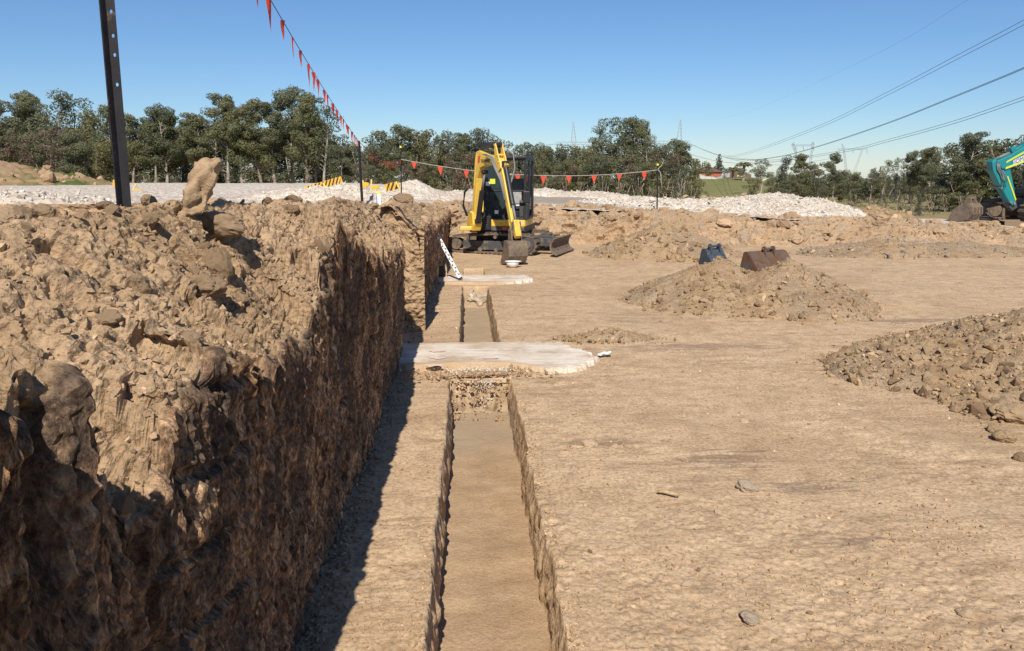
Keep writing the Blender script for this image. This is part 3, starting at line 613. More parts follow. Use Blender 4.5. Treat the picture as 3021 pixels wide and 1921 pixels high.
# old grassed dirt mound on the far left
def moundmat():
    m = soil('old_mound', (0.40, 0.275, 0.165), (0.33, 0.22, 0.125), (0.23, 0.15, 0.085), streak=0, specks=False); nt = m.node_tree; bs = nt.nodes['Principled BSDF']
    c = bs.inputs['Base Color'].links[0].from_socket; v = mapping(nt, (0.25, 0.25, 0.5))
    gm = ramp(nt, noise(nt, v, 1.0, 5, 0.65), [(0.52, (0, 0, 0)), (0.62, (1, 1, 1))])
    nt.links.new(mix(nt, gm, c, (0.10, 0.13, 0.035)), bs.inputs['Base Color']); return m
heap('dirt_mound', 'old brown dirt mound with grass patches before the trees', 'mound', (-42, -13, 32, 48),
     union(cone(-25.5, 40, 9.0, 6.0, 2.1, 0.85, 26), cone(-33, 40, 9, 6, 2.2, 0.8, 27), cone(-19.5, 39, 4.6, 4, 0.9, 0.8, 28)), lambda x, y: ground_z(x, y)-0.05+0.35, moundmat(), 150, 90, 60, CLODS, 0, (0.10, 0.35), M['clod'], 560, 0.16, 'clod')

# ================================================================== LOOSE CLODS AND STONES
def pick_bank(P, cut, n, ymin, ymax, xmin=-9, xmax=9, near=True):
    m = (cut < 0.15) & (P[..., 1] > ymin) & (P[..., 1] < ymax) & (P[..., 0] > xmin) & (P[..., 0] < xmax)
    idx = np.argwhere(m.ravel())[:, 0]; return P.reshape(-1, 3)[idx[rng.integers(0, len(idx), n)]]
for p in pick_bank(BP1, bcut1, 280, 1.6, 9, -3.0):
    s = 0.012+0.036*rng.random()**2.6; place_piece('clod', BIGCLODS[:2]+ROCKS, p+np.array([0, 0, s*0.3]), s, M['clod'], bank1)
p = pick_bank(BP1, bcut1, 9000, 1.4, 9.2, -3.2); s = 0.004+0.020*rng.random(len(p))**3; p[:, 2] += s*0.3
scatter_stuff('soil_crumbs', ROCKA, p, s, M['clod'], bank1)
for p in pick_bank(BP2, bcut2, 90, 10.8, 22, -3.4):
    s = 0.03+0.07*rng.random()**2; place_piece('clod', CLODS, p+np.array([0, 0, s*0.3]), s, M['clod'], bank2)
# the lumps that stand out on the spoil bank: (pixel x, y, depth, size, squash)
for (px, py, Y, s, q) in ((640, 800, 2.95, .105, 1.0), (560, 690, 3.2, .085, .9), (740, 695, 3.5, .060, 1.0), (680, 690, 3.45, .045, 1), (480, 760, 2.7, .075, .7), (60, 600, 3.1, .09, .8), (130, 590, 3.2, .07, 1), (20, 640, 2.9, .10, .6),
                       (420, 585, 3.35, .075, .6), (300, 600, 3.4, .08, .5), (600, 860, 2.7, .10, .8), (250, 720, 2.6, .06, .7), (180, 850, 2.2, .07, .7), (860, 600, 4.4, .09, .9), (900, 620, 4.6, .07, .9), (790, 600, 4.2, .08, .7), (960, 612, 6.0, .10, .5),
                       (1110, 590, 9.0, .15, .5), (1190, 590, 10.9, .14, .5), (560, 1010, 2.1, .06, .8), (330, 940, 2.0, .05, .8), (655, 602, 3.6, .05, 1)):
    d = ray(px, py); tdist = None
    pt = at(px, py, Y)
    j = np.argmin(((BP1.reshape(-1, 3)-EYE)/np.linalg.norm(BP1.reshape(-1, 3)-EYE, axis=1, keepdims=True)-np.array(d)).__pow__(2).sum(1)) if Y < 9.4 else None
    if j is not None: pt = Vector(BP1.reshape(-1, 3)[j]); s *= min(1.15, (pt-EYE).length/Y)*(0.5 if py < 646 else 0.62); q = max(q, 0.7)
    place_piece('clod', BIGCLODS, pt+Vector((0, 0, s*0.18)), s, M['clod'], bank1, q)
# upright slab of clay
def slab_chunk():
    bm = bmesh.new(); bmesh.ops.create_cube(bm, size=1); bmesh.ops.subdivide_edges(bm, edges=bm.edges, cuts=13, use_grid_fill=True)
    co = np.array([v.co[:] for v in bm.verts]); k = 1-0.35*np.clip(np.linalg.norm(co[:, :2], axis=1)-0.42, 0, 1)
    top = S(co[:, 2], 0.2, 0.5); P = co*np.array([0.112, 0.065, 0.225]); P[:, 0] *= (1-0.16*top)*k; P[:, 1] *= (1-0.25*top)*k
    nn = co/np.linalg.norm(co, axis=1, keepdims=True); f1, _, r1 = worley(P*26, 5)
    P += nn*(0.050*fbm(P*9, 3, 3)+0.030*(0.5-f1)+0.012*fbm(P*40, 2, 8))[:, None]; P[:, 0] += 0.17*(P[:, 2]+0.16)*2.2
    for v, c in zip(bm.verts, P): v.co = c
    me = bpy.data.meshes.new('clay_slab'); bm.to_mesh(me); bm.free(); me.polygons.foreach_set('use_smooth', [True]*len(me.polygons)); return me
p = at(545, 600, 3.55); o = link('clay_slab', slab_chunk(), M['clod']); o.location = (p.x, p.y, p.z+0.055); o.rotation_euler = (0, 0, 0.2)
tag(o, 'upright slab of dried clay leaning over the spoil bank', 'clay slab')
p = at(650, 640, 3.7); o = place_piece('clay_lump', BIGCLODS, p+Vector((0, 0, -.03)), .10, M['clod'], None, .75); tag(o, 'broad flat lump of clay beside the upright clay slab', 'clay lump')

# far bank clods
sel = np.argwhere((BPB[..., 2] > 0.12).ravel())[:, 0]
q = BPB.reshape(-1, 3)[sel[rng.integers(0, len(sel), 260)]]
for p in q:
    s = 0.06+0.17*rng.random()**2.0; place_piece('clod', BIGCLODS+ROCKS[:4], p+np.array([0, 0, s*0.2]), s, M['clod'], backbank, 0.8)
q = BPB.reshape(-1, 3)[sel[rng.integers(0, len(sel), 2500)]]; s = 0.02+0.05*rng.random(len(q))**2
scatter_stuff('soil_crumbs', ROCKA, q+st(0*s, 0*s, s*0.3), s, M['clod'], backbank)

# crumbs and pebbles over the pit floor
def floor_pts(n, y0=2.9, y1=20.0):
    Y = 1/rng.uniform(1/y1, 1/y0, n); X = rng.uniform(-0.15, 1, n)*(1.0+0.74*Y); X = np.where(rng.random(n) < 0.14, rng.uniform(-0.8, -0.24, n), X)
    bad = (X > xL(Y)-0.01) & (X < xR(Y)+0.01) & (trench_g(Y) > 0.05); keep = (~bad) & (X > -0.8); X, Y = X[keep], Y[keep]
    cl = fbm(st(X*1.1, Y*1.1, 0*X), 3, 14); keep = rng.random(len(X)) < 0.25+0.75*S(cl, -0.15, 0.35); X, Y = X[keep], Y[keep]
    return st(X, Y, floor_z(X, Y))
p = floor_pts(15000); s = (0.003+0.011*rng.random(len(p))**3.2)*(0.75+0.10*p[:, 1]); p[:, 2] += s*0.2
scatter_stuff('floor_crumbs', ROCKA, p, s, M['pale'], pit_floor)
p = floor_pts(6000, 2.9, 15.0); cl = fbm(st(p[:, 0]*2.3, p[:, 1]*2.3, 0*p[:, 0]), 3, 19); p = p[cl > 0.05][:2200]; s = (0.007+0.012*rng.random(len(p))**2)*(0.8+0.05*p[:, 1]); p[:, 2] += s*0.25
scatter_stuff('floor_crumbs', ROCKA, p, s, M['pale'], pit_floor)
# crumbs fallen along the foot of the cut and on the lip of the trench
n = 2600; Y = 1/rng.uniform(1/22.0, 1/2.2, n); X = -0.80+np.abs(rng.normal(0, 0.07, n))+np.where(Y > 10.7, 0.1, 0); s = 0.006+0.02*rng.random(n)**3
scatter_stuff('fallen_crumbs', ROCKA, st(X, Y, floor_z(X, Y)+s*0.3), s, M['clod'], pit_floor)
n = 800; X = np.clip(0.05+0.34*rng.normal(0, 1, n), -0.76, 1.1); Y = 8.36+0.10*rng.normal(0, 1, n)-np.where((X > -.2) & (X < .43), np.abs(0.16*rng.normal(0, 1, n)), 0)+0.06*np.sin(X*5); Y = np.minimum(Y, 8.62); s = 0.008+0.03*rng.random(n)**3; dz = np.where((X > -.2) & (X < .43) & (Y < 8.25), -0.36*S(8.3-Y, 0.02, 0.3), 0.03)
scatter_stuff('fallen_crumbs', ROCKA, st(X, Y, dz), s, M['clod'], pit_floor)
n = 1500; Y = 1/rng.uniform(1/8.2, 1/2.9, n); X = np.where(rng.random(n) < .7, xR(Y)+np.abs(rng.normal(0, .07, n)), xL(Y)-np.abs(rng.normal(0, .05, n))); s = 0.004+0.014*rng.random(n)**3
scatter_stuff('fallen_crumbs', ROCKA, st(X, Y, floor_z(X, Y)+s*.25), s, M['pale'], pit_floor)
# single stones that stand out
M['stone_grey'] = plain('grey_stone_single', (0.42, 0.33, 0.235), 0.9, 0, 0.35, 30, bmp=0.5, spec=.15)
M['stone_tan'] = plain('tan_stone_single', (0.50, 0.37, 0.235), 0.9, 0, 0.3, 30, bmp=0.5, spec=.15)
singles = [(1740, 1318, .05, 'stone_tan', 'pale pointed stone beside the trench near the white slab'), (2205, 1445, .075, 'stone_grey', 'flat grey slab of stone among dark scrape marks'),
           (2215, 1827, .05, 'stone_grey', 'pale grey angular stone on bare clay'), (2030, 1717, .038, 'stone_tan', 'smooth oval tan stone on bare clay'), (2195, 1245, .035, 'stone_tan', 'small round stone alone on smooth clay'),
           (1810, 1325, .035, 'stone_tan', 'low brown stone next to the pale pointed stone'), (2850, 1808, .05, 'stone_tan', 'knobbly crumbling stone near the coarse stony heap'), (2120, 1505, .03, 'stone_tan', 'small rounded stone by the dark scrape marks')]
for px, py, s, mk, lb in singles:
    p = onz(px, py, 0.0); b = place_piece('stone', BIGCLODS, Vector((p.x, p.y, float(floor_z(np.array(p.x), np.array(p.y)))+s*0.2)), s, M[mk], None, 0.65); tag(b, lb, 'stone')
k = 0
while k < 70:
    Y = 1/rng.uniform(1/15.0, 1/3.1); X = rng.uniform(0.6, 0.55+0.68*Y)
    s = (0.010+0.016*rng.random()**2)*(0.8+0.06*Y); z = float(floor_z(np.array(X), np.array(Y)))
    b = place_piece('stone', ROCKS, (X, Y, z+s*0.3), s, M['pale'], None, 0.7); tag(b, 'small loose stone lying on the bare clay pit floor', 'stone', 'loose stones on the pit floor'); k += 1
# stick
M['wood'] = plain('dry_wood', (0.47, 0.34, 0.20), 0.85, 0, 0.35, 40, spec=.15)
a = onz(1940, 1450, 0.02); b = onz(2003, 1460, 0.02); b2 = MB(); b2.tube([a, a.lerp(b, .3)+Vector((0, .004, .006)), a.lerp(b, .7), b], [.011, .014, .013, .008], 8)
tag(b2.build('stick', M['wood'], smooth=True), 'short pale wooden stick lying on the clay', 'stick')

# ================================================================== BLINDING SLABS
def slabmat():
    m, nt, bs = newmat('blinding_concrete'); v = mapping(nt)
    c = ramp(nt, noise(nt, v, 2.2, 6, 0.7), [(0.36, (0.46, 0.365, 0.265)), (0.47, (0.60, 0.51, 0.40)), (0.60, (0.70, 0.63, 0.53))])
    s = noise(nt, mapping(nt, (0.6, 6, 6)), 3.0, 5, 0.7); c = mix(nt, math2(nt, 'MULTIPLY', ramp(nt, s, [(0.52, (0, 0, 0)), (0.68, (1, 1, 1))]), 0.75), c, (0.42, 0.30, 0.19))
    c = mix(nt, math2(nt, 'MULTIPLY', attr(nt, 'edge'), 0.85), c, (0.43, 0.295, 0.17))
    nt.links.new(c, bs.inputs['Base Color']); bs.inputs['Roughness'].default_value = 0.9; bs.inputs['Specular IOR Level'].default_value = 0.15
    nt.links.new(bump(nt, noise(nt, v, 25, 5, 0.7), 0.4, 0.01), bs.inputs['Normal']); return m
M['slab'] = slabmat(); M['pinkpaint'] = plain('pink_spray_paint', (0.74, 0.54, 0.45), 0.8, 0, 0.3, 60, wear=(0.68, 0.60, 0.52), wear_amt=0.75, spec=.1)
def blinding(outline, h, label, seed):
    A = np.array(outline); x0, y0 = A.min(0)-0.1; x1, y1 = A.max(0)+0.1; nx, nyy = 190, 100
    GX, GY = np.meshgrid(np.linspace(x0, x1, nx), np.linspace(y0, y1, nyy)); d = np.full(GX.shape, 9.0); ins = np.zeros(GX.shape, bool)
    for i in range(len(A)):
        a, b_ = A[i], A[(i+1) % len(A)]; e = b_-a; t_ = np.clip(((GX-a[0])*e[0]+(GY-a[1])*e[1])/(e@e), 0, 1); d = np.minimum(d, np.hypot(GX-a[0]-t_*e[0], GY-a[1]-t_*e[1]))
        c_ = ((a[1] > GY) != (b_[1] > GY)) & (GX < (b_[0]-a[0])*(GY-a[1])/(b_[1]-a[1]+1e-12)+a[0]); ins ^= c_
    sd_ = np.where(ins, d, -d); p = st(GX, GY, 0*GX); rag = S(GX, 0.3, 1.1)
    sd_ = sd_+0.045*fbm(p*5, 3, seed)+(0.03+0.05*rag)*fbm(p*13, 3, seed+1)
    f1, _, r1 = worley(p*22, seed+2); edge = np.exp(-(sd_/0.10)**2)
    Z = -0.06+(h+0.06)*S(sd_, -0.012, 0.022)+0.006*fbm(p*1.8, 3, seed+3)+0.002*fbm(p*9, 2, seed+4)+edge*0.022*(0.5-f1)*(0.4+rag)
    me = grid_mesh('concrete_slab', st(GX, GY, Z)); set_attr(me, 'edge', np.clip(edge+0.35*S(fbm(p*2.2, 4, seed+5), 0.0, 0.4)*(1-0.5*rag), 0, 1)*S(0.9-rag, -0.3, 0.6))
    return tag(link('concrete_slab', me, M['slab']), label, 'concrete slab')
sl1 = blinding([(-1.3, 8.72), (-0.6, 8.62), (0.15, 8.72), (0.55, 8.6), (0.75, 8.45), (1.05, 8.36), (1.33, 8.55), (1.50, 8.95), (1.36, 9.3), (1.15, 9.75), (0.4, 9.84), (-0.4, 9.80), (-1.3, 9.78)], 0.055, label='broad white concrete blinding slab between the two trench runs', seed=3)
sl2 = blinding([(-0.9, 15.2), (-0.1, 15.12), (0.35, 15.05), (1.0, 15.15), (1.3, 15.5), (1.15, 16.1), (0.3, 16.25), (-0.9, 16.2)], 0.06, label='narrow pale concrete slab under the striped survey staff', seed=9)
def flat_patch(name, cx, cy, z, rx_, ry_, mat, parent, seed):
    b = MB(); pts = []
    for k in range(22):
        a = 2*math.pi*k/22; r = 1+0.45*float(vnoise(np.array([math.cos(a)*2+seed, math.sin(a)*2, seed]), seed)); pts.append((cx+rx_*r*math.cos(a), cy+ry_*r*math.sin(a), z))
    b.poly(pts); return b.build(name, mat, parent)
for i, (px, py) in enumerate(((1290, 1037), (1288, 1057), (1285, 1078), (1445, 1057))):
    p = onz(px, py, 0.059); flat_patch('paint_mark', p.x, p.y, 0.0625+0.0006*i, 0.09, 0.04, M['pinkpaint'], sl1, 3+i)
# white lime/cement splash on the trench end faces
M['lime'] = plain('lime_splash', (0.60, 0.55, 0.47), 0.95, 0, 0.35, 25, wear=(0.36, 0.26, 0.16), wear_amt=0.9, spec=.1, bmp=.6)
def splash(x0, x1, z0, z1, y, seed, label):
    n1, n2 = 46, 34; xs_, zs_ = np.meshgrid(np.linspace(x0, x1, n1), np.linspace(z0, z1, n2))
    Pp = st(xs_, y-0.02+0.10*0+0.02*fbm(st(xs_*9, zs_*9, 0*xs_), 3, seed), zs_); F = grid_faces(n2, n1)
    cx, cz = (x0+x1)/2, (z0+z1)/2; k = ((xs_-cx)/(x1-x0)*2)**2+((zs_-cz)/(z1-z0)*2)**2+0.9*fbm(st(xs_*10, zs_*10, 0*xs_), 3, seed+1); ok = (k < 0.75).ravel(); F = F[ok[F].all(1)]
    o = link('cement_crust', np_mesh('cement_crust', Pp, F), M['lime']); md = o.modifiers.new('t', 'SOLIDIFY'); md.thickness = 0.012; return tag(o, label, 'cement crust')
splash(-0.14, 0.42, -0.36, -0.04, 14.872, 6, 'white cement crust on the end wall of the second trench run')
n = 260; X = rng.uniform(-0.25, 0.45, n); Yq = 8.45+0.07*rng.normal(0, 1, n); s = 0.008+0.018*rng.random(n)**2
o = scatter_stuff('cement_crumbs', ROCKA, st(X, Yq, 0.02+0.5*s), s, M['white'], sl1)
n = 220; X = 0.16+0.10*rng.normal(0, 1, n); Zq = -0.02-np.abs(0.13*rng.normal(0, 1, n)); s = 0.006+0.012*rng.random(n)**2
scatter_stuff('cement_crumbs', ROCKA, st(X, 8.235+0.1*Zq+0.02*rng.normal(0, 1, n), np.maximum(Zq, -0.36)), s, M['white'], sl1)

# ================================================================== STEEL POSTS AND BUNTING
M['blacksteel'] = plain('black_steel', (0.030, 0.028, 0.030), 0.55, 0.3, 0.4, 18, wear=(0.20, 0.13, 0.075), wear_amt=0.12, spec=.35)
M['rusty'] = plain('rusty_steel', (0.16, 0.085, 0.05), 0.8, 0.2, 0.4, 9, wear=(0.115, 0.105, 0.105), wear_amt=0.65, spec=.25, bmp=.2)
M['cap'] = plain('yellow_cap', (0.80, 0.72, 0.05), 0.5, 0, 0.1)
M['orange'] = plain('orange_flag', (0.85, 0.115, 0.06), 0.6, 0, 0.12, spec=.2)
nt = M['orange'].node_tree; _tr = N(nt, 'ShaderNodeBsdfTranslucent'); nt.links.new(nt.nodes['Principled BSDF'].inputs['Base Color'].links[0].from_socket, _tr.inputs[0])
_mx = N(nt, 'ShaderNodeMixShader'); _mx.inputs[0].default_value = 0.35; nt.links.new(nt.nodes['Principled BSDF'].outputs[0], _mx.inputs[1]); nt.links.new(_tr.outputs[0], _mx.inputs[2]); nt.links.new(_mx.outputs[0], nt.nodes['Material Output'].inputs[0])
M['rope'] = plain('rope', (0.42, 0.39, 0.34), 0.8, 0, 0.2)
def picket(p0, p1, label, holes=(), cap=False, w=0.032, face=0.25, hole_r=0.006):
    """Y-section steel picket: three flanges, the right one punched with holes"""
    p0, p1 = Vector(p0), Vector(p1); up = (p1-p0).normalized(); L = (p1-p0).length
    t = thing('steel_post', label, 'post', p0)
    xa = Vector((1, 0, 0)); xa = (xa-up*xa.dot(up)).normalized(); ya = up.cross(xa)
    def loc(a, r, z, off=0.0):
        d = xa*math.cos(a)+ya*math.sin(a); nrm = up.cross(d); return d*r+nrm*off+up*z
    for a in (face+2.35, face-2.0):
        b = MB(); h = 0.003
        b.prism([(0, -h), (w*0.95, -h), (w*0.95, h), (0, h)], lambda u, v, z, a=a: loc(a, u, z, v), 0, L); b.build('flange', M['blacksteel'], t, bevel=0.001)
    b = MB(); h = 0.003; zs = sorted(holes); cells = []; z0 = 0.0; m = w*0.55
    for z in zs: cells += [(z0, z-m, None), (z-m, z+m, z)]; z0 = z+m
    cells.append((z0, L, None))
    for (a0, a1, hz) in cells:
        for off, fl in ((-h, 1), (h, 0)):
            if hz is None:
                b.poly([loc(face, 0, a0, off), loc(face, w, a0, off), loc(face, w, a1, off), loc(face, 0, a1, off)])
            else:
                cxx = w*0.55; out = [(w, hz), (w, a1), (cxx, a1), (0, a1), (0, hz), (0, a0), (cxx, a0), (w, a0)]
                inn = [(cxx+hole_r*math.cos(k*math.pi/4), hz+hole_r*1.25*math.sin(k*math.pi/4)) for k in range(8)]
                for k in range(8):
                    q = [out[k], out[(k+1) % 8], inn[(k+1) % 8], inn[k]]; b.poly([loc(face, u, z, off) for u, z in q])
    b.poly([loc(face, w, 0, -h), loc(face, w, L, -h), loc(face, w, L, h), loc(face, w, 0, h)])
    b.build('flange', M['blacksteel'], t)
    if cap:
        b = MB(); b.tube([up*(L-0.005), up*(L+0.055)], [0.035, 0.032], 10); b.build('safety_cap', M['cap'], t)
    return t
# near post: base on the spoil bank, leaning slightly away
pb = at(360, 585, 3.25); top = at(310, 0, 3.22); dirv = (top-pb).normalized()
near_top = pb+dirv*1.85
hs = [(at(325+(y/ 600.)*40, y, 3.24)-pb).length for y in (36, 107, 163, 250)]
picket(pb-dirv*0.12, near_top, 'black steel star picket with punched holes standing in the spoil bank', [h+0.12 for h in hs], w=0.032, face=0.12)
far1 = at(1058, 416, 17.0); f1b = at(1067, 556, 17.0)
picket((f1b.x, f1b.y, f1b.z-0.3), far1, 'black steel picket behind the twin gravel heap holding two bunting lines', face=0.5, w=0.03)
p2b = at(1184, 580, 26.0); p2t = at(1182, 436, 26.0)
picket((p2b.x, p2b.y, p2b.z-0.2), p2t, 'thin steel picket with yellow cap standing by the fallen striped barrier', cap=True, w=0.022)
p3b = at(1939, 612, 26.2); p3t = at(1940, 488, 26.2)
picket((p3b.x, p3b.y, p3b.z-0.25), p3t, 'thin steel picket with yellow cap standing on the far bank before the white stone', cap=True, w=0.024)
def bunting(a, b, sag, n, label, limp, r, size, start=0.0, wind=0.0):
    a, b = Vector(a), Vector(b); t = thing('bunting', label, 'bunting', a); D = b-a
    f = lambda u: D*u+Vector((0, 0, -4*sag*u*(1-u)))
    m = MB(); m.tube([f(k/24) for k in range(25)], r, 6); m.build('rope', M['rope'] if not limp else M['blacksteel'], t)
    hd = Vector((D.x, D.y, 0)).normalized(); side = Vector((-hd.y, hd.x, 0))
    for k in range(n):
        u = start+(1-start)*(k+0.5+(random.uniform(-.3, .3) if limp else 0))/n; c = f(u); h = size*random.uniform(0.85, 1.15); w = size*0.72
        if limp: w *= random.uniform(0.16, 0.42); h *= random.uniform(0.75, 1.05)
        m = MB(); NR = 6; ph = random.uniform(0, 6.28); grid = []
        for i in range(NR+1):
            v = i/NR; ww = w*(1-v)*0.5; rowv = []
            for j in (-1, -0.33, 0.33, 1):
                fold = (0.35 if limp else 0.05)*w*(1-v)*math.sin(j*3+ph+v*2.0); sway = (0.10 if limp else 0.03)*size*math.sin(ph+v*3)*v
                rowv.append(c+hd*(ww*j+sway)+side*(fold+wind*v*size)+Vector((0, 0, -h*v-0.002)))
            grid.append(m.verts(rowv))
        for i in range(NR):
            for j in range(3): m.face([grid[i][j], grid[i][j+1], grid[i+1][j+1], grid[i+1][j]])
        m.build('flag', M['orange'], t, smooth=True)
    return t
# solve the near line so that it runs through the photograph's rope
bunting(far1, near_top+Vector((0, 0, -0.03)), 0.10, 25, 'orange bunting rising from the gravel heap picket to the near steel post', True, 0.004, 0.235)
bunting(far1, at(1183, 470, 26.0), 0.22, 15, 'orange bunting sloping between the two pickets over the fallen barriers', True, 0.006, 0.23)
bunting(at(1183, 470, 26.0), at(1938, 502, 26.2), 0.33, 10, 'orange triangular flags strung across behind the yellow excavator', False, 0.011, 0.26)
# loose tail of tape at the right end of that rope
e = at(1940, 500, 26.2); b = MB(); b.tube([e, e+Vector((.12, 0, .12)), e+Vector((.2, 0, .3)), e+Vector((.13, .02, .36))], .012, 5); b.tube([e, e+Vector((.1, 0, -.1)), e+Vector((.13, 0, -.28))], .012, 5)
tag(b.build('rope_tail', M['rope']), 'loose pale rope tail tied to the far bank picket', 'rope')

# ================================================================== BARRIERS, MARKERS
M['yellow'] = plain('safety_yellow', (0.80, 0.42, 0.03), 0.55, 0, 0.15, 8)
M['paleyellow'] = plain('pale_yellow', (0.78, 0.62, 0.18), 0.6, 0, 0.15, 8)
M['blackpaint'] = plain('black_stripe', (0.05, 0.035, 0.03), 0.6, 0, 0.2)
def striped_board(p0, p1, h, label, leg, n=10):
    p0, p1 = Vector(p0), Vector(p1); d = (p1-p0); L = d.length; d.normalize(); up = Vector((0, 0, 1)); up = (up-d*up.dot(d)).normalized(); nr = d.cross(up)
    t = thing('barrier_board', label, 'barrier', p0); fn = lambda u, v, w: d*u+up*v+nr*w
    b = MB(); b.prism([(0, 0), (L, 0), (L, h), (0, h)], fn, -0.035, 0.035); b.build('board', M['yellow'], t, bevel=0.006)
    sgn = 1 if nr.y < 0 else -1
    for k in range(n):
        u0 = L*(k+0.25)/n; w = L/n*0.48; sl = h*0.62
        q = [(max(0.005, u0-sl*0.5), 0.004), (max(.006, u0-sl*0.5+w), 0.004), (min(L-.005, u0+sl*0.5+w), h-0.004), (min(L-.006, u0+sl*0.5), h-0.004)]
        b = MB(); b.poly([fn(u, v, sgn*0.038) for u, v in q]); b.build('stripe', M['blackpaint'], t)
    for c, e in leg:
        b = MB(); b.tube([Vector(c)-p0, Vector(e)-p0], 0.022, 8); b.build('leg', M['paleyellow'], t)
    return t
Yb = 21.0
striped_board(at(906, 576, Yb), at(1014, 545, Yb), 0.22, 'tilted yellow and black striped barrier board on the gravel', [(at(952, 540, Yb-.15), at(973, 570, Yb-.15))])
striped_board(at(1140, 566, 22), at(1181, 556, 22), 0.20, 'short end of a striped barrier board beside the capped picket', [(at(1168, 536, 21.8), at(1181, 562, 21.8))], 3)
def foot_plate(p, w, h, label, rot=0.0, post=None):
    t = thing('barrier_stand', label, 'barrier stand', p); b = MB()
    b.prism([(-w/2, 0.0), (-w*0.2, h*0.5), (w*0.25, h*0.45), (w/2, 0.02), (w*0.05, -h*0.5), (-w*0.3, -h*0.4)], lambda u, v, q: Vector((u, q, v)), -0.12, 0.12); b.build('foot', M['yellow'], t, bevel=.008)
    if post: b = MB(); b.tube([Vector(post[0])-Vector(p), Vector(post[1])-Vector(p)], .022, 8); b.build('leg', M['paleyellow'], t)
    return t
foot_plate(at(1079, 546, 24.5), 0.24, 0.16, 'upper yellow barrier stand beside the black picket', 0, (at(1071, 532, 24.4), at(1072, 548, 24.4)))
foot_plate(at(1108, 553, 24.5), 0.30, 0.12, 'lower yellow barrier stand with upright leg behind the twin gravel heap', 0, (at(1096, 529, 24.4), at(1095, 562, 24.4)))
foot_plate(at(405, 564, 26), 0.42, 0.13, 'yellow barrier stand lying right of the near steel post', 0, (at(402, 543, 25.9), at(389, 568, 25.9)))
foot_plate(at(343, 542, 26), 0.15, 0.20, 'small yellow barrier block left of the near steel post', 0, (at(350, 545, 25.9), at(350, 568, 25.9)))
# survey marker peg
M['whitepaint'] = plain('white_paint', (0.80, 0.80, 0.78), 0.6, 0, 0.08); M['bluepaint'] = plain('blue_paint', (0.10, 0.22, 0.55), 0.6, 0, 0.15)
p = at(1119, 603, 15.3); t = thing('marker_peg', 'white marker peg with blue side and yellow top on the bank', 'marker peg', (p.x, p.y, p.z-0.06))
b = MB(); b.box((0, 0, .13), (.066, .03, .26)); b.build('stake', M['whitepaint'], t, bevel=.003)
b = MB(); b.box((-.042, .0, .10), (.016, .03, .2)); b.build('side', M['bluepaint'], t)
b = MB(); b.box((0.002, 0, .285), (.074, .034, .05)); b.build('top_band', M['cap'], t, bevel=.003)
# survey staff leaning on the cut
M['redpaint'] = plain('red_paint', (0.70, 0.06, 0.05), 0.6, 0, 0.15)
sb = onz(1359, 823, 0.085); stp = at(1283, 679, sb.y+0.25)
t = thing('survey_staff', 'white survey staff with black and red graduations leaning on the cut bank', 'survey staff', sb); D = stp-sb; L = D.length; D.normalize()
sx = Vector((0, -1, 0)); sx = (sx-D*sx.dot(D)).normalized(); wd = D.cross(sx); fn = lambda u, v, w: wd*u+D*v+sx*w
b = MB(); b.prism([(-.035, 0.02), (.035, 0.02), (.035, L), (-.035, L)], fn, -.012, .012); b.build('staff', M['whitepaint'], t, bevel=.003)
b = MB(); b.prism([(-.042, -0.01), (.042, -0.01), (.042, 0.03), (-.042, 0.03)], fn, -.02, .02); b.build('foot', M['blacksteel'], t)
for k in range(14):
    v = 0.08+k*(L-0.1)/14; mt = M['blackpaint'] if v < L*0.66 else M['redpaint']
    b = MB(); u0 = -.028 if k % 2 else 0.0
    b.poly([fn(u0, v, .0145), fn(u0+.028, v, .0145), fn(u0+.028, v+.03, .0145), fn(u0, v+.03, .0145)]); b.poly([fn(-.02, v+.036, .0145), fn(.012, v+.036, .0145), fn(.012, v+.046, .0145), fn(-.02, v+.046, .0145)])
    b.build('graduation', mt, t)
# formwork box in the bank's shadow and small peg
q = onz(1304, 826, 0.0); t = thing('formwork_box', 'dark formwork box with a timber edge in the bank shadow', 'formwork', (q.x-0.07, q.y+0.1, 0))
b = MB(); b.box((0, 0, .13), (.26, .20, .26)); b.build('box', M['blackpaint'], t, bevel=.006)
b = MB(); b.box((.155, -.08, .17), (.035, .05, .35)); b.build('timber_edge', M['wood'], t, bevel=.003)
q = onz(1286, 876, 0.0); b = MB(); b.tube([Vector((q.x, q.y, -.02)), Vector((q.x-.05, q.y, .21))], .011, 6); tag(b.build('marker_pin', M['stone_grey']), 'thin grey marker pin standing in the bank shadow', 'marker pin')
# upturned white hard hat in front of the bucket
q = onz(1512, 790, 0.0); t = thing('hard_hat', 'upturned white hard hat on the clay below the yellow excavator bucket', 'hard hat', (q.x, q.y, 0.0))
b = MB(); rings = []
for i in range(7):
    a = math.pi/2*i/6; z = .135*(1-math.cos(a)); r = .125*math.sin(a)+0.004
    rings.append(b.verts([(r*1.15*math.cos(k*math.pi/10), r*0.95*math.sin(k*math.pi/10), z+.003) for k in range(20)]))
for i in range(6):
    for k in range(20): b.face([rings[i][k], rings[i][(k+1) % 20], rings[i+1][(k+1) % 20], rings[i+1][k]])
b.face(rings[0][::-1]); b.build('shell', M['whitepaint'], t, smooth=True, solid=.004)
b = MB(); o1 = b.verts([(.144*math.cos(k*math.pi/10), .12*math.sin(k*math.pi/10), .138) for k in range(20)]); o2 = b.verts([((.172+.03*(math.cos(k*math.pi/10) > .3))*math.cos(k*math.pi/10), .142*math.sin(k*math.pi/10), .146) for k in range(20)])
for k in range(20): b.face([o1[k], o1[(k+1) % 20], o2[(k+1) % 20], o2[k]])
b.build('brim', M['whitepaint'], t, solid=.005)
